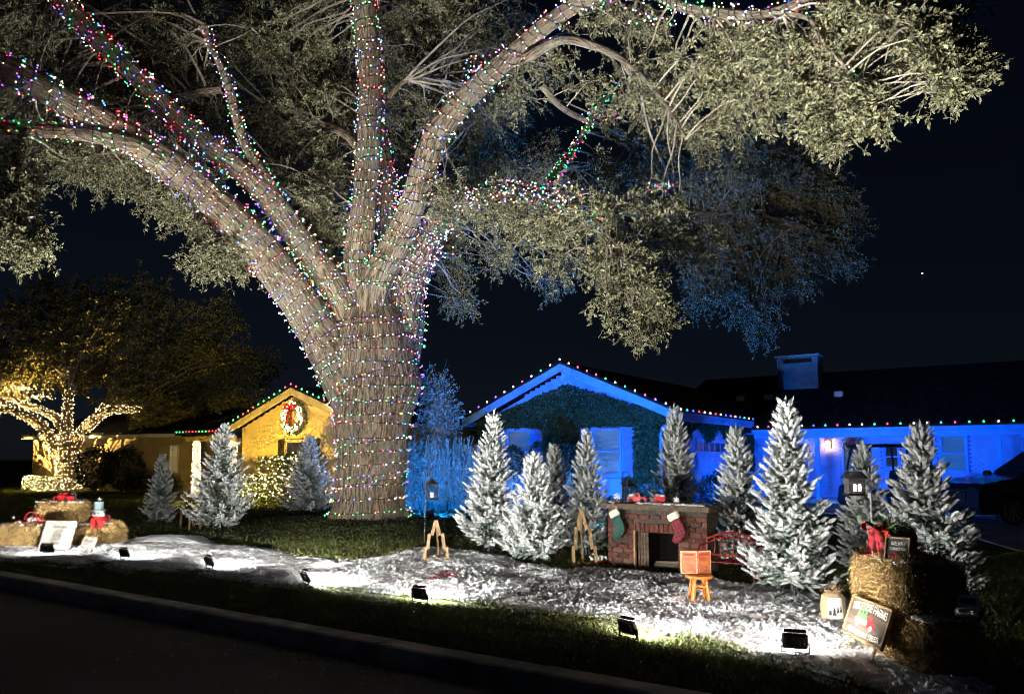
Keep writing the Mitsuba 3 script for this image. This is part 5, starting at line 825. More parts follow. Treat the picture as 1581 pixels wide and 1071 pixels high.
def P_(px, py, Y, z=None):
    p = at(px, py, Y)
    if z is not None: p[2] = z
    return p
r = np.random.default_rng(404)
# right hand stack
bale('lower straw bale of the right stack behind the farm sign', (3.22, 6.30, -.02), (1.1, .52, .44), math.pi / 2 + .03, 9000, r, snow=1.0)
bale('upper straw bale of the right stack carrying the mailbox', (3.22, 6.42, .40), (.95, .54, .41), math.pi / 2 - .02, 11000, r, snow=.25)
# left hand heap
for px, Y, z, lx, yaw, n, lab in ((38, 14.3, -.02, .85, .35, 5000, 'lower left straw bale under the berry basket'), (112, 14.5, -.02, .95, -.1, 4000, 'middle straw bale behind the two framed signs'), (160, 14.9, -.03, .8, -.3, 4000, 'right low straw bale below the snowman'), (100, 14.6, .38, .98, -.05, 6000, 'top straw bale of the left heap carrying the red toy truck')):
    p = P_(px, 800, Y, 0); bale(lab, (p[0], p[1], z), (lx, .52, .45), yaw, n * 2, r, snow=.7, ex=3.4, tone=1.9)
# framed boards: local x right, y up, z towards the viewer
def board(name, label, cat_, bl, br, tl, depth=.02, fr=.02, frame='m_pine', panel='m_signdark', group=None):
    bl, br, tl = map(np.asarray, (bl, br, tl)); x = nrm(br - bl); w = np.linalg.norm(br - bl); y = tl - bl; y = y - x * (y @ x); h = np.linalg.norm(y); y = nrm(y); z = np.cross(x, y); LF = Local((bl + br) / 2, np.stack([x, y, z], 1)); t = thing(name, label, cat_, group)
    part(t, 'panel', LF(box(-w / 2 + fr * .7, w / 2 - fr * .7, fr * .7, h - fr * .7, -depth / 2, 0)), panel)
    for m in (rbox(-w / 2, w / 2, 0, fr, -depth, depth / 2, r=.003), rbox(-w / 2, w / 2, h - fr, h, -depth, depth / 2, r=.003), rbox(-w / 2, -w / 2 + fr, fr, h - fr, -depth, depth / 2 - .001, r=.003), rbox(w / 2 - fr, w / 2, fr, h - fr, -depth, depth / 2 - .001, r=.003)): part(t, 'frame', LF(m), frame)
    return t, LF, w, h
def letters(t, LF, s, x, y, hgt, bsdf, wmax=None, bold=True, arc=0.0):
    v, f = text(s, hgt, .0022, bold); w = v[:, 0].max() - v[:, 0].min()
    if wmax and w > wmax: v[:, 0] *= wmax / w; w = wmax
    v = v.copy(); v[:, 1] += y - arc * (v[:, 0] / (w / 2)) ** 2; v[:, 0] += x; v[:, 2] += .0005; part(t, 'lettering', LF((v, f)), bsdf)
def flat(t, LF, name, poly, bsdf, z=.001, th=.002): v, f = extr(poly, th); v[:, 2] += z; part(t, name, LF((v, f)), bsdf)
t, LF, w, h = board('farm_sign', 'wood framed farm sign with red truck and green trees leaning on the right bales', 'sign', (2.80, 6.70, .15), (2.81, 6.02, .15), (2.91, 6.71, .46))
letters(t, LF, 'YULETIDE FARMS', 0, h * .74, .058, 'm_white', w * .84, arc=.018); letters(t, LF, 'CHRISTMAS TREES', 0, h * .10, .040, 'm_white', w * .80, arc=-.012)
bx, by = -w * .02, h * .40
flat(t, LF, 'truck_bed', [(bx - .17, by), (bx + .03, by), (bx + .03, by + .035), (bx - .17, by + .035)], 'm_white'); flat(t, LF, 'truck_cab', [(bx + .03, by - .012), (bx + .16, by - .012), (bx + .16, by + .035), (bx + .125, by + .04), (bx + .105, by + .085), (bx + .04, by + .085), (bx + .03, by + .07)], 'm_red')
flat(t, LF, 'truck_window', [(bx + .05, by + .045), (bx + .095, by + .045), (bx + .085, by + .075), (bx + .05, by + .075)], 'm_signdark', .0035)
for x in (-.11, .11): flat(t, LF, 'truck_wheel', Point(bx + x, by - .012).buffer(.022), 'm_white', .0035)
for i, x in enumerate((-.13, -.075, -.02)):
    for k in range(3): flat(t, LF, 'painted_tree', [(bx + x - .036 + k * .009, by + .036 + k * .026), (bx + x + .036 - k * .009, by + .036 + k * .026), (bx + x, by + .078 + k * .028 + .006 * i)], 'm_greenprint', .001 + .0004 * k, .001)
for s in (-1, 1): part(t, 'stake', LF(rbox(s * w * .32 - .012, s * w * .32 + .012, -.19, .06, -.024, -.011, r=.003)), 'm_pine')
# chalkboard and mailbox on the top bale
zt = .80
t, LF, w, h = board('chalkboard', 'small dark framed chalkboard leaning against the red mailbox', 'sign', (2.97, 6.26, zt), (3.10, 6.12, zt), (3.01, 6.30, zt + .19), fr=.012, panel='m_chalk')
letters(t, LF, 'MERRY', .01, h * .66, .030, 'm_white', w * .6, bold=False); letters(t, LF, 'CHRISTMAS', .01, h * .46, .022, 'm_white', w * .7, bold=False); flat(t, LF, 'painted_truck', [(-.06, .035), (.03, .035), (.03, .055), (.01, .055), (.0, .075), (-.025, .075), (-.025, .055), (-.06, .055)], 'm_red')
mb = thing('red_mailbox', 'red arched mailbox with plaid bow and pine sprigs on the right bales', 'mailbox'); LF = Local((3.06, 6.50, zt), rotz(-1.05)); a = np.linspace(0, np.pi, 17)
prof = [(-.095, .005), (.095, .005)] + [(.095 * math.cos(x), .15 + .095 * math.sin(x)) for x in a]; v, f = extr(prof, .36); v = v @ XZ.T; v[:, 1] += .36; part(mb, 'body', LF((v, f)), 'm_red', smooth=30)
v, f = extr(Polygon(prof).buffer(.006), .012); v = v @ XZ.T; part(mb, 'door', LF((v, f)), 'm_red'); part(mb, 'latch', LF(cat([rbox(-.012, .012, -.03, -.012, .225, .255)])), 'm_greymetal'); part(mb, 'flag', LF(rbox(.098, .104, .08, .2, .12, .17)), 'm_red')
bow(mb, LF.p((-.02, -.03, .25)), LF.R, .20, 'm_plaidred'); n_ = 420; rr = np.random.default_rng(3); p = np.column_stack([rr.normal(.03, .05, n_), rr.uniform(-.03, .25, n_), .245 + .02 * rr.random(n_)]); d = nrm(rnd(n_, rr) + [.5, -.2, -.1]); part(mb, 'greenery', LF(leafmesh(p, d, perp(d, rr), rr.uniform(.06, .14, n_), np.full(n_, .006))), 'm_leaf', color=np.repeat(np.array([.08, .15, .05]) * rr.uniform(.5, 1.5, (n_, 1)), 4, 0), kind='stuff')
# dark red plaid blanket folded on the top bale
bl_ = thing('plaid_blanket', 'dark red plaid cloth lying along the top bale edge', 'blanket'); gx_, gy_ = np.meshgrid(np.linspace(-.25, .25, 24), np.linspace(-.14, .14, 16), indexing='ij'); zz = .012 + .03 * meshkit.fbm(np.stack([gx_ * 9, gy_ * 9, gx_ * 0], -1), 3, 5); i, j = np.meshgrid(np.arange(23), np.arange(15), indexing='ij'); q = np.stack([i * 16 + j, (i + 1) * 16 + j, (i + 1) * 16 + j + 1, i * 16 + j + 1], -1).reshape(-1, 4)
part(bl_, 'cloth', pose((np.stack([gx_, gy_, zz], -1).reshape(-1, 3), np.vstack([q[:, [0, 1, 2]], q[:, [0, 2, 3]]])), (3.10, 6.72, zt - .01), rotz(1.3)), 'm_plaidmaroon', smooth=True, uv=np.stack([gx_, gy_], -1).reshape(-1, 2))
def toy_truck(name, label, o, yaw, s, body, group=None, load=False):
    t = thing(name, label, 'toy truck', group); LF = Local(o, rotz(yaw)); prof = [(-.15, .03), (.15, .03), (.155, .055), (.145, .085), (.06, .092), (.04, .14), (-.035, .142), (-.045, .09), (-.15, .09)]
    v, f = extr(Polygon(prof).buffer(.006).buffer(-.003), .11); v = v @ XZ.T; v[:, 1] += .055; part(t, 'body', LF((v, f), s), body, smooth=25)
    part(t, 'bed', LF(box(-.142, -.055, -.045, .045, .0935, .096), s), 'm_black'); 
    for sg in (-1, 1):
        part(t, 'window', LF(box(-.025, .03, sg * .0575 - .001, sg * .0575 + .001, .098, .132), s), 'm_darkglass')
        for x in (-.095, .095): w_, f_ = lathe([(.001, -.014), (.026, -.014), (.034, -.008), (.034, .008), (.026, .014), (.001, .014)], 18); part(t, 'wheel', LF(pose((w_, f_), (x, sg * .056, .034), rotx(math.pi / 2)), s), 'm_tyre', smooth=30); v2, f2 = extr(Point(x, .036).buffer(.043).difference(Point(x, .036).buffer(.037)).intersection(shapely.box(-1, .036, 1, 1)), .014); v2 = v2 @ XZ.T; v2[:, 1] += sg * .056 + .007; part(t, 'fender', LF((v2, f2), s), body)
    part(t, 'windscreen', LF(pose(box(-.001, .001, -.045, .045, -.018, .018), (.052, 0, .117), roty(-.4)), s), 'm_darkglass'); part(t, 'bumper', LF(rbox(.156, .168, -.06, .06, .03, .045), s), 'm_greymetal')
    for sg in (-1, 1): part(t, 'headlight', LF(pose(BALL, (.156, sg * .04, .066), None, .011), s), 'm_white')
    if load:
        rr = np.random.default_rng(9); q = rr.uniform([-.135, -.04, .10], [-.06, .04, .125], (60, 3)); part(t, 'load', LF(scatter(OCT, q, rots(60, rr), rr.uniform(.008, .016, 60)), s), 'm_snow', kind='stuff')
    return t
toy_truck('toy_truck', 'small white toy truck on the ledge of the right bales', (3.40, 5.86, .43), -2.2, 1.15, 'm_white')
# burlap sack with a white print
sk = thing('burlap_sack', 'small burlap sack with white tree print left of the farm sign', 'sack'); p = on(1287, 957); LF = Local(p, rotz(.15)); r2 = np.random.default_rng(6)
sp = [(.001, .0), (.10, .0), (.114, .03), (.118, .10), (.116, .18), (.108, .235), (.09, .262), (.072, .275), (.086, .30)]; sp = spline(np.array(sp), 22); v, f = lathe(sp, 28); v *= [1.05, .75, 1]; v += nrm(v * [1, 1, .1]) * (.016 * (meshkit.fbm(v * 14, 2, 3) - .5))[:, None]; part(sk, 'bag', LF((v, f)), 'm_burlap', smooth=True)
zz = np.linspace(.03, .23, 12); aa = np.linspace(-2.45, -1.2, 14); R0 = np.interp(zz, sp[:, 1], sp[:, 0]); gv = np.stack([(R0[:, None] * 1.05 + .006) * np.cos(aa), (R0[:, None] * .75 + .006) * np.sin(aa), np.broadcast_to(zz[:, None], (12, 14))], -1); gv += nrm(gv * [1, 1, .1]) * (.016 * (meshkit.fbm(gv * 14, 2, 3) - .5))[..., None]; i, j = np.meshgrid(np.arange(11), np.arange(13), indexing='ij'); q = np.stack([i * 14 + j, i * 14 + j + 1, (i + 1) * 14 + j + 1, (i + 1) * 14 + j], -1).reshape(-1, 4)
part(sk, 'label_patch', LF((gv.reshape(-1, 3), np.vstack([q[:, [0, 1, 2]], q[:, [0, 2, 3]]]))), 'm_white', smooth=True, label='white printed patch with small dark trees')
pr = []
for k, a_ in enumerate((-2.2, -1.9, -1.62, -1.38)):
    rc = .12; base_ = np.array([rc * 1.09 * math.cos(a_), rc * .80 * math.sin(a_), 0]); tn = nrm(np.array([-math.sin(a_), math.cos(a_) * .75, 0]))
    for q in range(2): pr.append((np.array([base_ + tn * (-.018 + .005 * q) + [0, 0, .065 + q * .03], base_ + tn * (.018 - .005 * q) + [0, 0, .065 + q * .03], base_ + [0, 0, .12 + q * .028 + .01 * (k % 2)]]), np.array([[0, 1, 2]])))
part(sk, 'printed_trees', LF(cat(pr)), 'm_ink'); part(sk, 'tie', LF(pose(tube([(.078 * math.cos(x), .056 * math.sin(x), .275) for x in np.linspace(0, 6.3, 20)], .008, 5), (0, 0, 0))), 'm_twig')
n_ = 160; d = nrm(rnd(n_, r2) + [0, 0, .8]); part(sk, 'dried_twigs', LF(leafmesh(np.tile([0, 0, .27], (n_, 1)) + r2.normal(size=(n_, 3)) * [.04, .03, .01], d, perp(d, r2), r2.uniform(.05, .13, n_), np.full(n_, .005))), 'm_leaf', color=np.repeat(np.array([.28, .18, .09]) * r2.uniform(.4, 1.4, (n_, 1)), 4, 0), kind='stuff')
# left hand signs and figures
p0, p1_ = P_(59, 841, 13.75), P_(106, 838, 13.6); p0[2] = p1_[2] = gz(p0) - .005; tl = p0 + np.array([.015, .16, .48])
t, LF, w, h = board('white_sign', 'white framed verse sign leaning on the left hay heap', 'sign', p0, p1_, tl, fr=.045, depth=.03, frame='m_signwhite', panel='m_signpaper')
for k, s in enumerate(('WEATHER', 'LET IT', 'SNOW', 'LET IT', 'SNOW')): letters(t, LF, s, 0, h * (.74 - .145 * k), .046, 'm_ink', w * .66)
p0, p1_ = P_(123, 834, 13.9), P_(146, 833, 13.8); p0[2] = p1_[2] = gz(p0) - .004; tl = p0 + np.array([.03, .08, .19])
t, LF, w, h = board('small_sign', 'small white framed sign standing below the snowman', 'sign', p0, p1_, tl, fr=.012, depth=.012, frame='m_walnut', panel='m_signpaper'); letters(t, LF, 'SNOW', 0, h * .5, .035, 'm_ink', w * .6); letters(t, LF, 'MUCH FUN', 0, h * .25, .022, 'm_ink', w * .6)
sm = thing('snowman', 'white toy snowman with star topped blue hat and red scarf on the left bales', 'snowman'); o = P_(152, 806, 14.55, .40); LF = Local(o, rotz(.1)); part(sm, 'head', LF(pose((BALL3[0] * [.11, .11, .095], BALL3[1]), (0, 0, .19))), 'm_white', smooth=True)
v, f = lathe([(.001, .27), (.13, .262), (.135, .275), (.08, .29), (.078, .42), (.085, .43), (.001, .435)], 24); part(sm, 'hat', LF((v, f)), 'm_mint', smooth=35)
stv = [(math.cos(k * math.pi / 5 + math.pi / 2) * (.05 if k % 2 == 0 else .022), math.sin(k * math.pi / 5 + math.pi / 2) * (.05 if k % 2 == 0 else .022)) for k in range(10)]; v, f = extr(stv, .012); part(sm, 'star', LF(pose((v @ XZ.T, f), (0, .006, .46))), 'm_white')
part(sm, 'nose', LF(pose(lathe([(.001, 0), (.014, 0), (.001, .07)], 10), (0, -.10, .19), rotx(math.pi / 2 + .1))), 'm_orange')
for x in (-.035, .035): part(sm, 'eye', LF(pose(BALL, (x, -.096, .222), None, .011)), 'm_black')
part(sm, 'scarf', LF(cat([pose(tube([(.115 * math.cos(x), .115 * math.sin(x), .115) for x in np.linspace(0, 6.29, 26)], .035, 8), (0, 0, 0))] + [pose(rbox(-.045, .045, -.02, .02, -.24, 0, r=.012), (-.03, -.135, .11), rotx(-.1) @ roty(.12)), pose(rbox(-.04, .04, -.018, .018, -.17, 0, r=.012), (.06, -.13, .11), roty(-.3))])), 'm_redfabric', smooth=40)
for x in (-.05, -.01): part(sm, 'fringe', LF(cat([pose(box(-.004, .004, -.003, .003, -.05, 0), (x + k * .011, -.155, -.125), None) for k in range(4)])), 'm_white')
rb_ = thing('red_box', 'red gift box behind the toy snowman', 'box'); part(rb_, 'carton', pose(rbox(-.12, .12, -.08, .08, 0, .17, r=.006), P_(158, 806, 14.75, .39), rotz(.2)), 'm_red'); part(rb_, 'ribbon', pose(cat([box(-.018, .018, -.083, .083, -.002, .173), box(-.123, .123, -.018, .018, -.003, .1745)]), P_(158, 806, 14.75, .39), rotz(.2)), 'm_white')
toy_truck('toy_truck', 'red toy truck on top of the left hay heap', P_(98, 778, 14.45, .83), math.pi - .25, 1.15, 'm_red')
bk = thing('dark_lantern', 'small dark lantern beside the red toy truck on the left heap', 'lantern'); LFb = Local(P_(113, 776, 14.5, .82), rotz(.3)); part(bk, 'frame', LFb(cat([rbox(-.05, .05, -.05, .05, 0, .02), rbox(-.055, .055, -.055, .055, .14, .16), pose(lathe([(.06, 0), (.015, .05), (.001, .05)], 4), (0, 0, .16), rotz(.785))] + [box(a - .005, a + .005, b - .005, b + .005, .02, .14) for a in (-.04, .04) for b in (-.04, .04)])), 'm_blackmetal'); part(bk, 'candle', LFb(lathe([(.001, .02), (.022, .02), (.022, .09), (.001, .09)], 12)), 'm_candle')
wb_ = thing('berry_basket', 'small basket of red berries and white blooms on the lower left bale', 'basket'); LF = Local(P_(47, 815, 14.15, .41), rotz(0)); part(wb_, 'basket', LF(lathe([(.001, 0), (.10, 0), (.13, .09), (.12, .09), (.001, .02)], 20)), 'm_walnut'); part(wb_, 'handle', LF(tube([(.12 * math.cos(x), 0, .09 + .16 * math.sin(x)) for x in np.linspace(0, math.pi, 16)], .012, 6)), 'm_redfabric')
rr = np.random.default_rng(12); q = rr.normal(size=(90, 3)) * [.10, .07, .03] + [0, 0, .10]; part(wb_, 'berries', LF(scatter(BALL, q[:55], None, rr.uniform(.010, .018, 55))), 'm_red', smooth=True, kind='stuff'); part(wb_, 'white_blooms', LF(scatter(OCT, q[55:], rots(35, rr), rr.uniform(.015, .03, 35))), 'm_snow', kind='stuff')
# ---- fireplace
L_, R_ = on(939, 872), on(1094, 889); dx = nrm((R_ - L_) * [1, 1, 0]); W = np.linalg.norm((R_ - L_)[:2]); LF = Local((L_[0], L_[1], min(gz(L_), gz(R_)) - .01), np.stack([dx, [-dx[1], dx[0], 0], [0, 0, 1.0]], 1)); H_, D_ = .89, .36
fp = thing('faux_fireplace', 'faux red brick fireplace with dark wooden mantel beside the trees', 'fireplace'); ox0, ox1, oz = W * .30, W * .72, .56
part(fp, 'core', LF(cat([box(.012, ox0, .012, D_, 0, H_), box(ox1, W - .012, .012, D_, 0, H_), box(ox0, ox1, .012, D_, oz, H_), box(ox0, ox1, D_ - .02, D_, 0, oz)])), 'm_mortar'); part(fp, 'firebox', LF(cat([box(ox0, ox1, D_ - .03, D_ - .022, 0, oz), box(ox0 + .001, ox0 + .008, .02, D_ - .03, 0, oz), box(ox1 - .008, ox1 - .001, .02, D_ - .03, 0, oz), box(ox0, ox1, .02, D_ - .03, oz - .008, oz - .001)])), 'm_soot')
rr = np.random.default_rng(14); bl, bh, g = .185, .074, .012
def brick_(m): part(fp, 'brick', LF(m), f'm_brick{rr.choice(4, p=[.4, .25, .2, .15])}')
for k in range(12):
    z0 = .008 + k * bh
    if z0 + bh > H_: break
    x = -.005 - (bl / 2 if k % 2 else 0)
    while x < W:
        a, b = max(x, 0) + g / 2, min(x + bl, W) - g / 2
        if z0 < oz + .13 and z0 + bh > (0 if z0 < oz - .02 else 0):
            sol = oz - .005 < z0 + bh * .5 < oz + .135
            lim = (ox0, ox1)
            if a < lim[1] and b > lim[0]:
                if a < lim[0] - .05: b = lim[0] - g / 2
                elif b > lim[1] + .05: a = lim[1] + g / 2
                else: x += bl; continue
        if b - a > .03: brick_(rbox(a, b, -.006 - .006 * rr.random(), .04, z0 + g / 2, z0 + bh - g / 2, r=.004))
        x += bl
x = ox0
while x < ox1 - .02: brick_(rbox(x + g / 2, min(x + .078, ox1) - g / 2, -.010, .04, oz + g / 2, oz + .128, r=.004)); x += .078
for k in range(12):
    z0 = .008 + k * bh
    if z0 + bh <= H_:
        for a, b in (((0.045, .19), (.19, .36)) if k % 2 else ((.045, .12), (.12, .30))):
            m = rbox(-.008, .03, a + g / 2, b - g / 2, z0 + g / 2, z0 + bh - g / 2, r=.004); brick_(m)
part(fp, 'mantel', LF(rbox(-.07, W + .07, -.10, D_ + .02, H_, H_ + .085, r=.008)), 'm_mantel'); part(fp, 'corner_post', LF(rbox(ox0 - .03, ox0 + .004, -.03, .012, 0, oz + .02, r=.004)), 'm_pine')
for k in range(4): part(fp, 'jamb_board', LF(rbox(ox0 + .012 + k * .045, ox0 + .052 + k * .045, .03 + k * .004, .05 + k * .004, 0, oz - .012, r=.003)), 'm_mantel')
for x in (.25, .5, .75): part(fp, 'log', LF(tube([(ox0 + .22, .15 + x * .1, .06 + .03 * (x > .6)), (ox1 - .05, .20 + .05 * x, .07 + .05 * (x > .6))], .035, 9)), 'm_bark', uv=np.zeros((18, 2)) + [[.1, .2]], smooth=True)
q = rr.uniform([0.05, -.09, H_ + .085], [W - .02, .25, H_ + .105], (2200, 3)); ok_ = meshkit.fbm(q * [5, 9, 0], 2, 5) > .42 - .12 * (q[:, 0] > .6); q = q[ok_]; sz = rr.uniform(.006, .018, len(q)); part(fp, 'snow', LF(scatter(OCT, q, rots(len(q), rr), sz)), 'm_snow', kind='stuff')
def stocking(label, x, z, tilt, s, body):
    t = thing('stocking', label, 'stocking', 'plaid stockings on the mantel'); S2 = Local(LF.p((x, -.105, z)), LF.R @ np.array([[math.cos(tilt), 0, math.sin(tilt)], [0, 1, 0], [-math.sin(tilt), 0, math.cos(tilt)]]).T)
    leg = Polygon([(-.075, -.09), (.075, -.09), (.078, -.24), (.07, -.34), (.01, -.40), (-.08, -.43), (-.155, -.42), (-.17, -.37), (-.13, -.335), (-.075, -.28)]).buffer(.015).buffer(-.005); m = trimesh.creation.extrude_polygon(leg, .045, engine='earcut'); m = m.subdivide().subdivide(); v = np.array(m.vertices); e = shapely.distance(leg.boundary, shapely.points(v[:, 0], v[:, 1])); v[:, 2] = (v[:, 2] - .0225) * (.35 + .65 * np.clip(e / .03, 0, 1) ** .5); uv = v[:, :2].copy(); v = v @ XZ.T
    part(t, 'leg', S2((v, np.array(m.faces)), s), body, uv=uv, smooth=True); part(t, 'cuff', S2(rbox(-.095, .095, -.034, .034, -.11, .0, r=.02), s), 'm_cream', smooth=40); part(t, 'hanger', S2(tube([(.05, 0, 0), (.07, 0, .03), (.06, -.0, .055), (.04, 0, .03), (.045, 0, 0)], .004, 5), s), 'm_cream')
stocking('green plaid stocking with cream cuff at the left end of the mantel', .17, H_ - .02, .42, .95, 'm_plaidgreen'); stocking('dark red plaid stocking with cream cuff right of the fireplace centre', W * .70, H_ - .02, .45, .95, 'm_plaidmaroon')
def snowflake(label, x, s):
    t = thing('snowflake_ornament', label, 'snowflake', 'white snowflake ornaments on the mantel'); o = LF.p((x, .0, H_ + .085)); S2 = Local(o, LF.R); ps = []
    for k in range(6):
        a = k * math.pi / 3 + math.pi / 6; c, sn = math.cos(a), math.sin(a); ps.append(LineString([(0, 0), (c, sn)]).buffer(.09, cap_style=2))
        for q in (.55, .8):
            for w_ in (-.75, .75): ps.append(LineString([(c * q, sn * q), (c * q + .28 * math.cos(a + w_), sn * q + .28 * math.sin(a + w_))]).buffer(.075, cap_style=2))
    v, f = extr(shapely.union_all(ps), .18); v = v @ XZ.T * s; part(t, 'flake', S2(pose((v, f), (0, .01, s * 1.1 + .03))), 'm_white'); part(t, 'foot', S2(rbox(-.07, .07, -.04, .04, 0, .035, r=.006)), 'm_pine'); part(t, 'hook', S2(cat([rbox(-.03, .03, -.115, -.104, -.09, .015, r=.003), rbox(-.03, .03, -.104, -.04, .002, .013, r=.003)])), 'm_walnut')
snowflake('white snowflake ornament at the left end of the mantel', .17, .058); snowflake('white snowflake ornament right of the red items on the mantel', W * .71, .045)
toy_truck('toy_truck', 'red toy pickup truck on the mantel', LF.p((.50, .08, H_ + .088)), math.atan2(dx[1], dx[0]), 1.05, 'm_red', load=True)
bx_ = thing('red_mantel_box', 'small red slatted wooden crate filled with snow on the mantel', 'crate'); S2 = Local(LF.p((.87, .08, H_ + .087)), LF.R @ rotz(.4))
for k in range(3):
    for s in (-1, 1): part(bx_, 'slat', S2(rbox(-.075, .075, s * .06 - .006, s * .06 + .006, .005 + k * .04, .038 + k * .04, r=.003)), 'm_red'); part(bx_, 'slat', S2(rbox(s * .075 - .006, s * .075 + .006, -.054, .054, .005 + k * .04, .038 + k * .04, r=.003)), 'm_red')
part(bx_, 'base', S2(box(-.07, .07, -.055, .055, 0, .006)), 'm_red'); q = rr.uniform([-.065, -.05, .09], [.065, .05, .135], (70, 3)); part(bx_, 'snow', S2(scatter(OCT, q, rots(70, rr), rr.uniform(.012, .022, 70))), 'm_snow', kind='stuff')
# ---- stool, open book, bench
st0 = thing('wooden_stool', 'small orange wooden stool with four splayed legs on the snow', 'stool'); p = on(1080, 927); LS_ = Local(p, rotz(.3)); sh_ = .285
part(st0, 'seat', LS_(lathe([(.001, sh_ - .035), (.135, sh_ - .035), (.15, sh_ - .026), (.152, sh_ - .010), (.145, sh_), (.001, sh_)], 32)), 'm_orange', smooth=35)
for a in (.5, 2.1, 3.6, 5.2): part(st0, 'leg', LS_(tube([(.085 * math.cos(a), .085 * math.sin(a), sh_ - .03), (.125 * math.cos(a), .125 * math.sin(a), 0)], [.02, .025], 12)), 'm_orange', smooth=30)
for a, b in ((.5, 3.6), (2.1, 5.2)): part(st0, 'rung', LS_(bar((.10 * math.cos(a), .10 * math.sin(a), .13 + .03 * (a > 1)), (.10 * math.cos(b), .10 * math.sin(b), .13 + .03 * (a > 1)), .018)), 'm_orange')
bo = thing('open_book', 'orange covered open book standing upright on the stool', 'book'); LB = Local(LS_.p((0, .02, sh_)), rotz(.12)); bh_, bw_ = .255, .19
for s, ang in ((-1, -.30), (1, .36)):
    c, sn = math.cos(ang), math.sin(ang); Rb = np.array([[c, -sn, 0], [sn, c, 0], [0, 0, 1.0]]); x0, x1 = (-bw_, -.002) if s < 0 else (.002, bw_)
    part(bo, 'cover', LB(pose(rbox(x0, x1, -.003, .003, .0, bh_, r=.002), (0, 0, 0), Rb)), 'm_bookband'); xi0, xi1 = x0 + .014, x1 - .014
    part(bo, 'cover_print', LB(pose(box(xi0, xi1, -.0042, -.003, .014, bh_ - .014), (0, 0, 0), Rb)), 'm_bookprint'); part(bo, 'title_band', LB(pose(box(xi0 + .02, xi1 - .02, -.0052, -.0042, bh_ * .80, bh_ * .88), (0, 0, 0), Rb)), 'm_red')
    part(bo, 'pages', LB(pose(cat([box(x0 + .006 - .0, x1 - .006, .003 + k * .003, .005 + k * .003, .004, bh_ - .004 - .001 * k) for k in range(4)]), (0, 0, 0), Rb)), 'm_paper', kind='stuff')
part(bo, 'spine', LB(tube([(0, -.004, 0), (0, -.004, bh_)], .007, 8)), 'm_red')
be = thing('garden_bench', 'red metal garden bench with curved slatted back behind the stool', 'bench'); p = on(1128, 897); LBn = Local(p, rotz(-.55)); Wb, Sh, Bh = .74, .27, .62
tb = lambda pts, rad=.011, n=6: tube(pts, rad, n)
for s in (-1, 1):
    part(be, 'leg', LBn(tb([(s * Wb / 2, -.22, 0), (s * Wb / 2, -.20, Sh), (s * Wb / 2, -.21, Sh + .16)], .014)), 'm_redmetal'); part(be, 'leg', LBn(tb([(s * Wb / 2, .20, 0), (s * Wb / 2, .17, Sh), (s * Wb / 2, .20, Bh - .09)], .014)), 'm_redmetal')
    part(be, 'arm', LBn(tb(spline([(s * Wb / 2, .19, Sh + .20), (s * Wb / 2, .0, Sh + .21), (s * Wb / 2, -.2, Sh + .17), (s * Wb / 2, -.25, Sh + .12), (s * Wb / 2, -.21, Sh + .10)], 18), .013)), 'm_redmetal')
    a = np.linspace(0, 9, 30); part(be, 'scroll', LBn(tb(np.stack([np.full(30, s * Wb / 2), .02 + (.02 + .008 * a) * np.cos(a), Sh + .11 + (.01 + .007 * a) * np.sin(a)], -1), .006, 5)), 'm_redmetal')
xs = np.linspace(-Wb / 2, Wb / 2, 9); top = lambda x: Bh - .09 + .10 * (1 - (2 * x / Wb) ** 2)
part(be, 'top_rail', LBn(tb([(x, .20, top(x)) for x in np.linspace(-Wb / 2, Wb / 2, 25)], .015)), 'm_redmetal'); part(be, 'back_rail', LBn(tb([(x, .20, top(x) - .06) for x in np.linspace(-Wb / 2, Wb / 2, 25)], .008)), 'm_redmetal'); part(be, 'lower_rail', LBn(tb([(-Wb / 2, .18, Sh + .05), (Wb / 2, .18, Sh + .05)], .012)), 'm_redmetal')
for x in xs[1:-1]: part(be, 'back_slat', LBn(tb(spline([(x, .18, Sh + .05), (x * .92, .175, Sh + .16), (x, .20, top(x))], 8), .008, 5)), 'm_redmetal')
for k, y in enumerate(np.linspace(-.20, .17, 7)): part(be, 'seat_slat', LBn(rbox(-Wb / 2, Wb / 2, y - .02, y + .02, Sh - .006, Sh + .006, r=.003)), 'm_redmetal')
for s in (-1, 1): part(be, 'seat_rail', LBn(bar((s * (Wb / 2 - .03), -.22, Sh - .02), (s * (Wb / 2 - .03), .19, Sh - .02), .02)), 'm_redmetal')
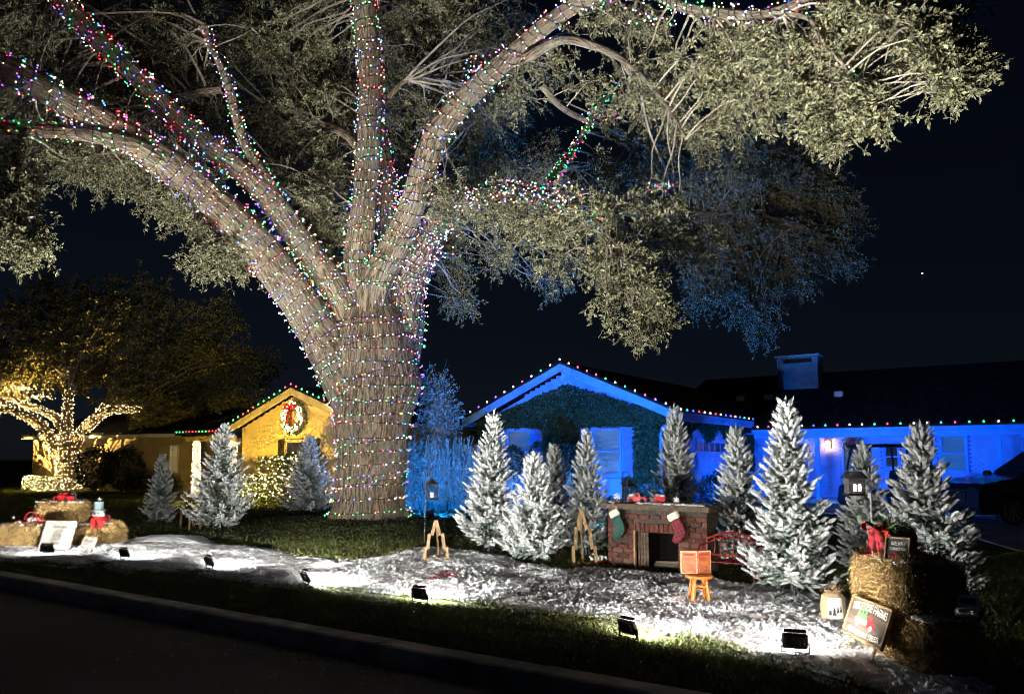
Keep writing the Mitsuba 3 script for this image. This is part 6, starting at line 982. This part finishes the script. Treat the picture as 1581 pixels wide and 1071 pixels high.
# ---- lanterns on shepherd hooks
def hook(t, base, h, reach, yaw, mat_='m_blackmetal'):
    a = np.linspace(math.pi, 0, 14); pts = [(0, 0, -.1), (0, 0, h * .5), (0, 0, h - reach / 2)] + [(reach / 2 + reach / 2 * math.cos(x), 0, h - reach / 2 + reach / 2 * math.sin(x)) for x in a] + [(reach, 0, h - reach / 2 - .03), (reach + .015, 0, h - reach / 2 - .045), (reach + .03, 0, h - reach / 2 - .03)]; Lh = Local(base, rotz(yaw)); part(t, 'pole', Lh(tube(pts, .008, 7)), mat_, smooth=True); return Lh.p((reach + .008, 0, h - reach / 2 - .04))
def lantern(label, px, py, Y, base_h):
    b = at(px, py, Y); b[2] = gz(b); hk = thing('shepherd_hook', 'thin metal hook pole carrying the lantern ' + ('left of the tall trees' if px < 800 else 'behind the fireplace'), 'hook'); e = hook(hk, b, base_h, .11, .0); t = thing('hanging_lantern', label, 'lantern', 'glass lanterns on hook poles'); Lh = Local(e - [0, 0, .40], rotz(.4)); s = .075
    part(t, 'base', Lh(rbox(-s - .012, s + .012, -s - .012, s + .012, 0, .022, r=.004)), 'm_blackmetal'); part(t, 'roof', Lh(cat([pose(lathe([(s * 1.55, 0), (s * .5, .07), (.012, .085), (.012, .10), (.001, .10)], 4), (0, 0, .27), rotz(math.pi / 4)), rbox(-s - .01, s + .01, -s - .01, s + .01, .255, .275, r=.003)])), 'm_blackmetal')
    for a in (-1, 1):
        for b_ in (-1, 1): part(t, 'post', Lh(box(a * s - .006, a * s + .006, b_ * s - .006, b_ * s + .006, .022, .255)), 'm_blackmetal')
        part(t, 'pane', Lh(box(a * s - .001, a * s + .001, -s + .006, s - .006, .022, .255)), 'm_glass'); part(t, 'pane', Lh(box(-s + .006, s - .006, a * s - .001, a * s + .001, .022, .255)), 'm_glass')
    part(t, 'candle', Lh(lathe([(.001, .022), (.034, .022), (.035, .12), (.028, .125), (.001, .115)], 16)), 'm_candle', smooth=35); part(t, 'ring', Lh(tube([(.02 * math.cos(x), 0, .385 + .02 * math.sin(x)) for x in np.linspace(0, 6.3, 16)], .003, 5)), 'm_blackmetal')
lantern('black glass lantern with white candle on the pole left of the tall trees', 656, 832, 13.6, 1.36); lantern('black glass lantern with white candle on the pole behind the fireplace', 962, 866, 12.55, 1.42)
hk = thing('shepherd_hook', 'pale hook pole rising behind the right straw bales', 'hook'); b = np.array([3.42, 7.42, 0.0]); b[2] = gz(b); e = hook(hk, b, 1.47, -.16, 0.0, 'm_greymetal'); hl = thing('house_lantern', 'grey wooden house shaped lantern with two pale windows on the right hook', 'lantern'); Lh = Local(e - [0.0, 0, .275], rotz(-.05)); s = .078
part(hl, 'walls', Lh(rbox(-s, s, -s * .8, s * .8, 0, .155, r=.003)), 'm_greywood'); rv, rf_ = extr([(-s - .03, .150), (s + .03, .150), (s * .55, .215), (-s * .55, .215)], s * 2); rv = rv @ XZ.T; rv[:, 1] += s; part(hl, 'roof', Lh((rv, rf_)), 'm_black'); part(hl, 'base', Lh(rbox(-s - .015, s + .015, -s * .95, s * .95, -.012, .0, r=.002)), 'm_black')
for x in (-.022, .022): part(hl, 'window', Lh(cat([box(x - .016, x + .016, -s * .8 - .003, -s * .8 - .0005, .03, .085), pose(lathe([(.001, 0), (.016, 0), (.016, .0025), (.001, .0025)], 16), (x, -s * .8 - .0005, .085), rotx(math.pi / 2))])), 'm_white', emitter=glow((1, .93, .78), .85, .05))
part(hl, 'chain', Lh(tube([(0, 0, .215), (0, 0, .275)], .004, 5)), 'm_blackmetal')
# ---- wooden tree frames of overlapping slats
def tree_frame(label, px0, px1, pxt, pyb, pyt, Y, r, n=3):
    t = thing('wooden_tree_frame', label, 'wooden tree', 'wooden slat trees among the white trees'); a, b, c = at(px0, pyb, Y), at(px1, pyb, Y), at(pxt, pyt, Y); a[2], b[2] = gz(a) - .01, gz(b) - .01
    for s, q in ((-1, a), (1, b)):
        for k in range(n):
            p0 = c + (q - c) * (k / n) * .97 + np.array([s * .045 * (1 if k else .1), -.012 * k, 0]); p1_ = c + (q - c) * min((k + 1.12) / n, 1.0) + np.array([s * -.005, -.012 * k, 0]); part(t, 'slat', bar(p0, p1_, .05, .022), 'm_pine')
    part(t, 'brace', bar(a + [.02, .02, .04], b + [-.02, .02, .04], .03, .02), 'm_pine'); part(t, 'foot', bar((a + b) / 2 + [0, .03, .02], (a + b) / 2 + [0, .45, .02], .03, .02), 'm_pine'); part(t, 'strut', bar(c + [0, .02, -.06], (a + b) / 2 + [0, .43, .03], .03, .02), 'm_pine')
tree_frame('wooden slat tree standing left of the fireplace', 885, 922, 897, 865, 785, 12.0, r); tree_frame('wooden slat tree on the snow below the left lantern', 655, 692, 673, 868, 803, 12.2, r); tree_frame('taller wooden slat tree at the left beside the snowy trees', 279, 300, 288, 802, 757, 18.2, r, 2); tree_frame('shorter wooden slat tree of the left pair', 292, 310, 301, 816, 780, 17.4, r, 2)
# red tray with white blooms
tr = thing('red_planter', 'red low planter bowl with white blooms left of the fireplace', 'planter'); p = on(926, 869); part(tr, 'bowl', pose(lathe([(.001, 0), (.12, 0), (.16, .04), (.165, .055), (.14, .055), (.11, .02), (.001, .02)], 24), p), 'm_red', smooth=35); q = rr.normal(size=(60, 3)) * [.08, .06, .02] + [0, 0, .08]; part(tr, 'white_blooms', pose(scatter(OCT, q, rots(60, rr), rr.uniform(.015, .035, 60)), p), 'm_snow', kind='stuff')
d = nrm(rnd(80, rr) + [0, 0, .6]); part(tr, 'leaves', leafmesh(np.tile(p + [0, 0, .06], (80, 1)) + rnd(80, rr) * [.08, .06, .01], d, perp(d, rr), rr.uniform(.05, .09, 80), np.full(80, .025)), 'm_leaf', color=np.full((320, 3), .05) * [.6, 1.5, .6], kind='stuff')
# cables on the snow
ex = thing('extension_cord', 'red extension cord curled on the snow left of the centre', 'cord'); pts = spline([on(x, y) + [0, 0, .012] for x, y in ((664, 893), (684, 890), (702, 888), (708, 880), (700, 876), (690, 884), (715, 893), (730, 886))], 60); part(ex, 'cable', tube(pts, .006, 6), 'm_red', smooth=True); part(ex, 'plug', pose(rbox(-.03, .03, -.014, .014, 0, .022), pts[-1] - [0, 0, .008], rotz(.5)), 'm_black')
ex = thing('extension_cord', 'black cable lying on the snow right of the stool', 'cord'); pts = spline([on(x, y) + [0, 0, .010] for x, y in ((1112, 922), (1122, 926), (1132, 924), (1140, 928))] , 24); part(ex, 'cable', tube(pts, .006, 6), 'm_black', smooth=True); part(ex, 'plug', pose(rbox(-.03, .03, -.012, .012, 0, .02), pts[0] - [0, 0, .008], rotz(-.4)), 'm_black')
ex = thing('extension_cord', 'black cable lying on the snow below the tallest white tree', 'cord'); pts = spline([on(x, y) + [0, 0, .010] for x, y in ((1196, 930), (1210, 931), (1225, 928), (1240, 932), (1258, 930))], 30); part(ex, 'cable', tube(pts, .005, 6), 'm_black', smooth=True); part(ex, 'plug', pose(rbox(-.03, .03, -.012, .012, 0, .02), pts[0] - [0, 0, .008], rotz(.2)), 'm_black')
# ---- golf cart and parked car
gc = thing('golf_cart', 'dark golf cart with flat roof parked in front of the porch', 'golf cart'); c = at(1372, 770, 21.0); LG = Local((c[0], c[1], 0.02), rotz(.06) @ np.diag([-1.0, -1.0, 1.0]))   # +x is forward (left in the photograph)
def prism(LL, prof, y0, y1): v, f = extr(prof, y1 - y0); v = v @ XZ.T; v[:, 1] += y1; return LL((v, f))
part(gc, 'body', cat([prism(LG, [(-1.1, .35), (-.95, .3), (1.0, .3), (1.15, .45), (1.1, .85), (.85, 1.0), (.62, .55), (-.2, .45), (-.25, .7), (-1.1, .72)], -.55, .55)]), 'm_carpaint', smooth=25); part(gc, 'roof', LG(rbox(-.95, .85, -.6, .6, 1.93, 2.0, r=.03)), 'm_black')
for s in (-1, 1):
    part(gc, 'roof_post', LG(bar((.98, s * .5, .95), (.72, s * .5, 1.94), .04)), 'm_blackmetal'); part(gc, 'roof_post', LG(bar((-.5, s * .52, .7), (-.42, s * .52, 1.94), .04)), 'm_blackmetal'); part(gc, 'roof_post', LG(bar((-1.0, s * .52, .7), (-.85, s * .52, 1.94), .04)), 'm_blackmetal')
    for x in (.72, -.75): w_, f_ = lathe([(.001, -.1), (.16, -.1), (.25, -.09), (.27, -.05), (.27, .05), (.25, .09), (.16, .1), (.001, .1)], 24); part(gc, 'wheel', LG(pose((w_, f_), (x, s * .5, .27), rotx(math.pi / 2))), 'm_tyre', smooth=30)
part(gc, 'seat', LG(rbox(-.3, .2, -.5, .5, .62, .78, r=.04)), 'm_black'); part(gc, 'seat_back', LG(pose(rbox(-.06, .06, -.5, .5, 0, .5, r=.04), (-.3, 0, .8), roty(-.15))), 'm_black'); part(gc, 'steering_wheel', LG(pose(tube([(.17 * math.cos(x), .17 * math.sin(x), 0) for x in np.linspace(0, 6.3, 20)], .014, 6), (.5, -.25, 1.05), roty(.9))), 'm_black'); part(gc, 'bag_rack', LG(rbox(-1.25, -1.0, -.45, .45, .5, 1.15, r=.04)), 'm_black')
cr = thing('parked_car', 'dark parked car cut off by the right picture edge', 'car'); c = at(1556, 800, 18.6); LC = Local((c[0] + .02, c[1] + .9, 0.03), rotz(.12) @ np.diag([-1.0, -1.0, 1.0])); ax = 0.0   # front axle at the origin
side = [(-3.75, .45), (-3.8, .95), (-3.7, 1.15), (-3.45, 1.75), (-1.75, 1.78), (-.95, 1.22), (.05, 1.12), (.72, 1.0), (.86, .85), (.9, .45), (.8, .28), (-3.6, .28)]
v, f = extr(Polygon(side).buffer(.05).buffer(-.05).difference(Point(0, .36).buffer(.43)).difference(Point(-2.85, .36).buffer(.43)), 1.84); v = v @ XZ.T; v[:, 1] += .92; v[:, 1] *= 1 - .12 * np.clip((v[:, 2] - 1.0) / .75, 0, 1); part(cr, 'body', LC((v, f)), 'm_carpaint', smooth=28)
for s in (-1, 1):
    for x in (0, -2.85):
        w_, f_ = lathe([(.001, -.11), (.24, -.11), (.34, -.10), (.365, -.06), (.365, .06), (.34, .10), (.24, .11), (.001, .11)], 32); wk = part(cr, 'wheel', LC(pose((w_, f_), (x, s * .81, .365), rotx(math.pi / 2))), 'm_tyre', smooth=30)
        part(wk, 'rim', LC(cat([pose(box(-.022, .022, -.006, .006, .03, .235), (x, s * .925, .365), roty(k * 2 * math.pi / 10)) for k in range(10)] + [pose(lathe([(.235, -.012), (.25, -.012), (.25, .012), (.235, .012), (.235, -.012)], 32), (x, s * .918, .365), rotx(math.pi / 2)), pose(lathe([(.001, -.012), (.05, -.012), (.05, .012), (.001, .012)], 16), (x, s * .922, .365), rotx(math.pi / 2))])), 'm_greymetal')
    part(cr, 'headlight', LC(rbox(.70, .885, s * .68 - .16, s * .68 + .16, .82, .93, r=.03)), 'm_darkglass'); part(cr, 'side_window', LC(pose(box(-1.05, .0, -.004, .004, 0, .36), (-1.55, s * .845, 1.25), rotx(s * .12))), 'm_darkglass'); part(cr, 'mirror', LC(rbox(-.98, -.80, s * 1.0 - .09, s * 1.0 + .09, 1.15, 1.3, r=.04)), 'm_carpaint'); part(cr, 'door_line', LC(box(-1.06, -1.05, s * .923 - .002, s * .923 + .002, .45, 1.15)), 'm_black')
part(cr, 'grille', LC(rbox(.85, .925, -.5, .5, .5, .8, r=.02)), 'm_black'); part(cr, 'windscreen', LC((np.array([[-1.68, -.72, 1.72], [-1.68, .72, 1.72], [-.93, .80, 1.25], [-.93, -.80, 1.25]]) + [0.02, 0, .03], np.array([[0, 1, 2], [0, 2, 3]]))), 'm_darkglass')
# one bright star low in the sky
d = nrm(ray(1424, 422)); put('star', pose(BALL, CAM + d * 900, None, .8), 'm_white', emitter=glow((1, .95, .85), 2.0, .01)); labels['star'] = {'label': 'single bright star in the dark sky', 'category': 'star'}
# ---------------------------------------------------------------- flood lamps
def flood(name, label, group, p, yaw, tilt, rgb_, Ls, I, s=1.0, w=3.0, cut=62, beam=22, up=.95, aim=None, low=0):
    "a black LED flood lamp on a ground stake; its glass shines and its lens throws a beam; local -y is the back"
    t = thing(name, label, 'lamp', group); R = rotz(yaw) @ rotx(tilt); c = np.array([p[0], p[1], p[2] + .115 * s])
    part(t, 'housing', pose(cat([rbox(-.115, .115, -.022, .022, -.085, .085, r=.012)] + [rbox(a - .004, a + .004, -.045, -.02, -.07, .07, r=.002) for a in np.linspace(-.08, .08, 5)]), c, R, s), 'm_blackmetal')
    part(t, 'glass', pose(box(-.095, .095, .0225, .0245, -.066, .066), c, R, s), 'm_white', emitter=glow(rgb_, Ls, w))
    part(t, 'bracket', pose(cat([bar((-.125, 0, 0), (-.125, 0, -.10), .012, .02), bar((.125, 0, 0), (.125, 0, -.10), .012, .02), bar((-.131, 0, -.104), (.131, 0, -.104), .012, .008), bar((0, 0, -.10), (0, 0, -.2), .014)]), c, rotz(yaw), s), 'm_soot')
    cb = spline(np.array([c + [0, 0, -.09], c + R @ np.array([.05, -.12, -.10]), [c[0] - .35, c[1] - .02, p[2] - .02], [c[0] - .8, c[1] + .25, p[2] - .025]]), 16); cb[4:, 2] = ground_z(cb[4:, 0], cb[4:, 1]) + .006; part(t, 'cable', tube(cb, .005, 5), 'm_black', smooth=True)
    if low:     # added glowing strip and its hood, no real lamp part, to brighten the snow
        Rg = rotz(yaw) @ rotx(-.9); q = c + R @ np.array([0, .035, .088]) * s
        part(t, 'wash_lens', pose((np.array([[-.095, 0, -.016], [-.095, 0, .016], [.095, 0, .016], [.095, 0, -.016]]), np.array([[0, 1, 2], [0, 2, 3]])), q, Rg, s), 'm_white', emitter=glow(rgb_, low, w))
        part(t, 'hood', pose(cat([box(-.10, .10, -.006, -.001, -.018, .018)]), q, Rg, s), 'm_soot')
    if I:
        d = R @ np.array([0, 1.0, 0]); d = nrm(d * np.array([1, 1, 0]) * math.sqrt(max(1 - up ** 2, 0)) / max(np.linalg.norm(d[:2]), 1e-6) + np.array([0, 0, up])); o = c + R @ np.array([0, .04 * s, 0]); d = nrm(np.asarray(aim) - o) if aim is not None else d
        scene[f'{t}_beam'] = {'type': 'spot', 'to_world': T().look_at(origin=o.tolist(), target=(o + d).tolist(), up=[0.3, 0.2, 0.4]), 'intensity': {'type': 'rgb', 'value': [float(x * I * KX) for x in rgb_]}, 'cutoff_angle': float(cut), 'beam_width': float(beam), 'sampling_weight': float(w)}
    return t
COOL = (1.0, .97, .90)
FL = [(72, 859, 0.7, 'black flood lamp in the snow in front of the left hay bales'), (192, 866, 0, 'black flood lamp second from the left at the snow edge'), (323, 880, -.25, 'black flood lamp third from the left at the snow edge'), (472, 905, -.45, 'black flood lamp in the grass left of the big gap before the fireplace'),
      (648, 934, .0, 'black flood lamp in the grass straight below the trunk'), (970, 990, -.4, 'black flood lamp in the grass in front of the stool'), (1228, 1014, .22, 'black flood lamp nearest the right hay bales and farm sign')]
SPOT = [220, 260, 300, 150, 380, 370, 310]; LW = [1600, 1900, 2500, 2500, 2600, 1100, 1000]; UPS = [.93, .93, .93, .5, .93, .94, .95]; CUT = [48, 48, 48, 27, 48, 38, 33]; BM = [20, 20, 20, 16, 18, 20, 20]
for k, (px, py, dy, lab) in enumerate(FL):
    p = on(px, py) + [0, 0, .03]; flood('flood_lamp', lab, 'flood lamps along the snow edge', p, -math.radians(30) + dy, .5, COOL, LW[k], SPOT[k], up=UPS[k], cut=CUT[k], beam=BM[k], s=.84, low=[200, 220, 240, 300, 330, 400, 300][k], aim=at(565, 560, 19.5) if k == 3 else None)
BLUE = (0.003, .20, 1.0)
for u, n, lab in ((4.5, -7.0, 'blue flood lamp on the lawn between the oak and the tall white trees'), (8.5, -6.0, 'blue flood lamp on the lawn behind the white trees by the fireplace'), (10.5, 2.5, 'blue flood lamp in front of the left part of the porch'), (15.0, 2.6, 'blue flood lamp in front of the right part of the porch')):
    p = B.w(u, n, 0); p[2] = float(ground_z(p[0], p[1])[0]); flood('blue_flood_lamp', lab, 'blue flood lamps facing the house', p, -HA, .75 if u == 8.5 else .35, BLUE, 14000 if u == 8.5 else (7000 if u < 9 else 2800), 0)
p = at(640, 800, 21.6); p[2] = 0.05; flood('blue_flood_lamp', 'blue flood lamp behind the oak trunk facing the cane clump', 'blue flood lamps facing the house', p, -.2, .5, BLUE, 2600, 0)
p = Yh.w(3.6, -4.0, 0); p[2] = .02; flood('warm_flood_lamp', 'warm flood lamp in front of the yellow house hedge', None, p, -HA, .35, (1, .70, .12), 6500, 0)
p = at(36, 757, 40.0); p[2] = .02; flood('warm_flood_lamp', 'black flood lamp on the lawn left of the round lit hedge', None, p, -.9, .6, (1, .66, .2), 20, 1000, up=.97, cut=64, beam=46)
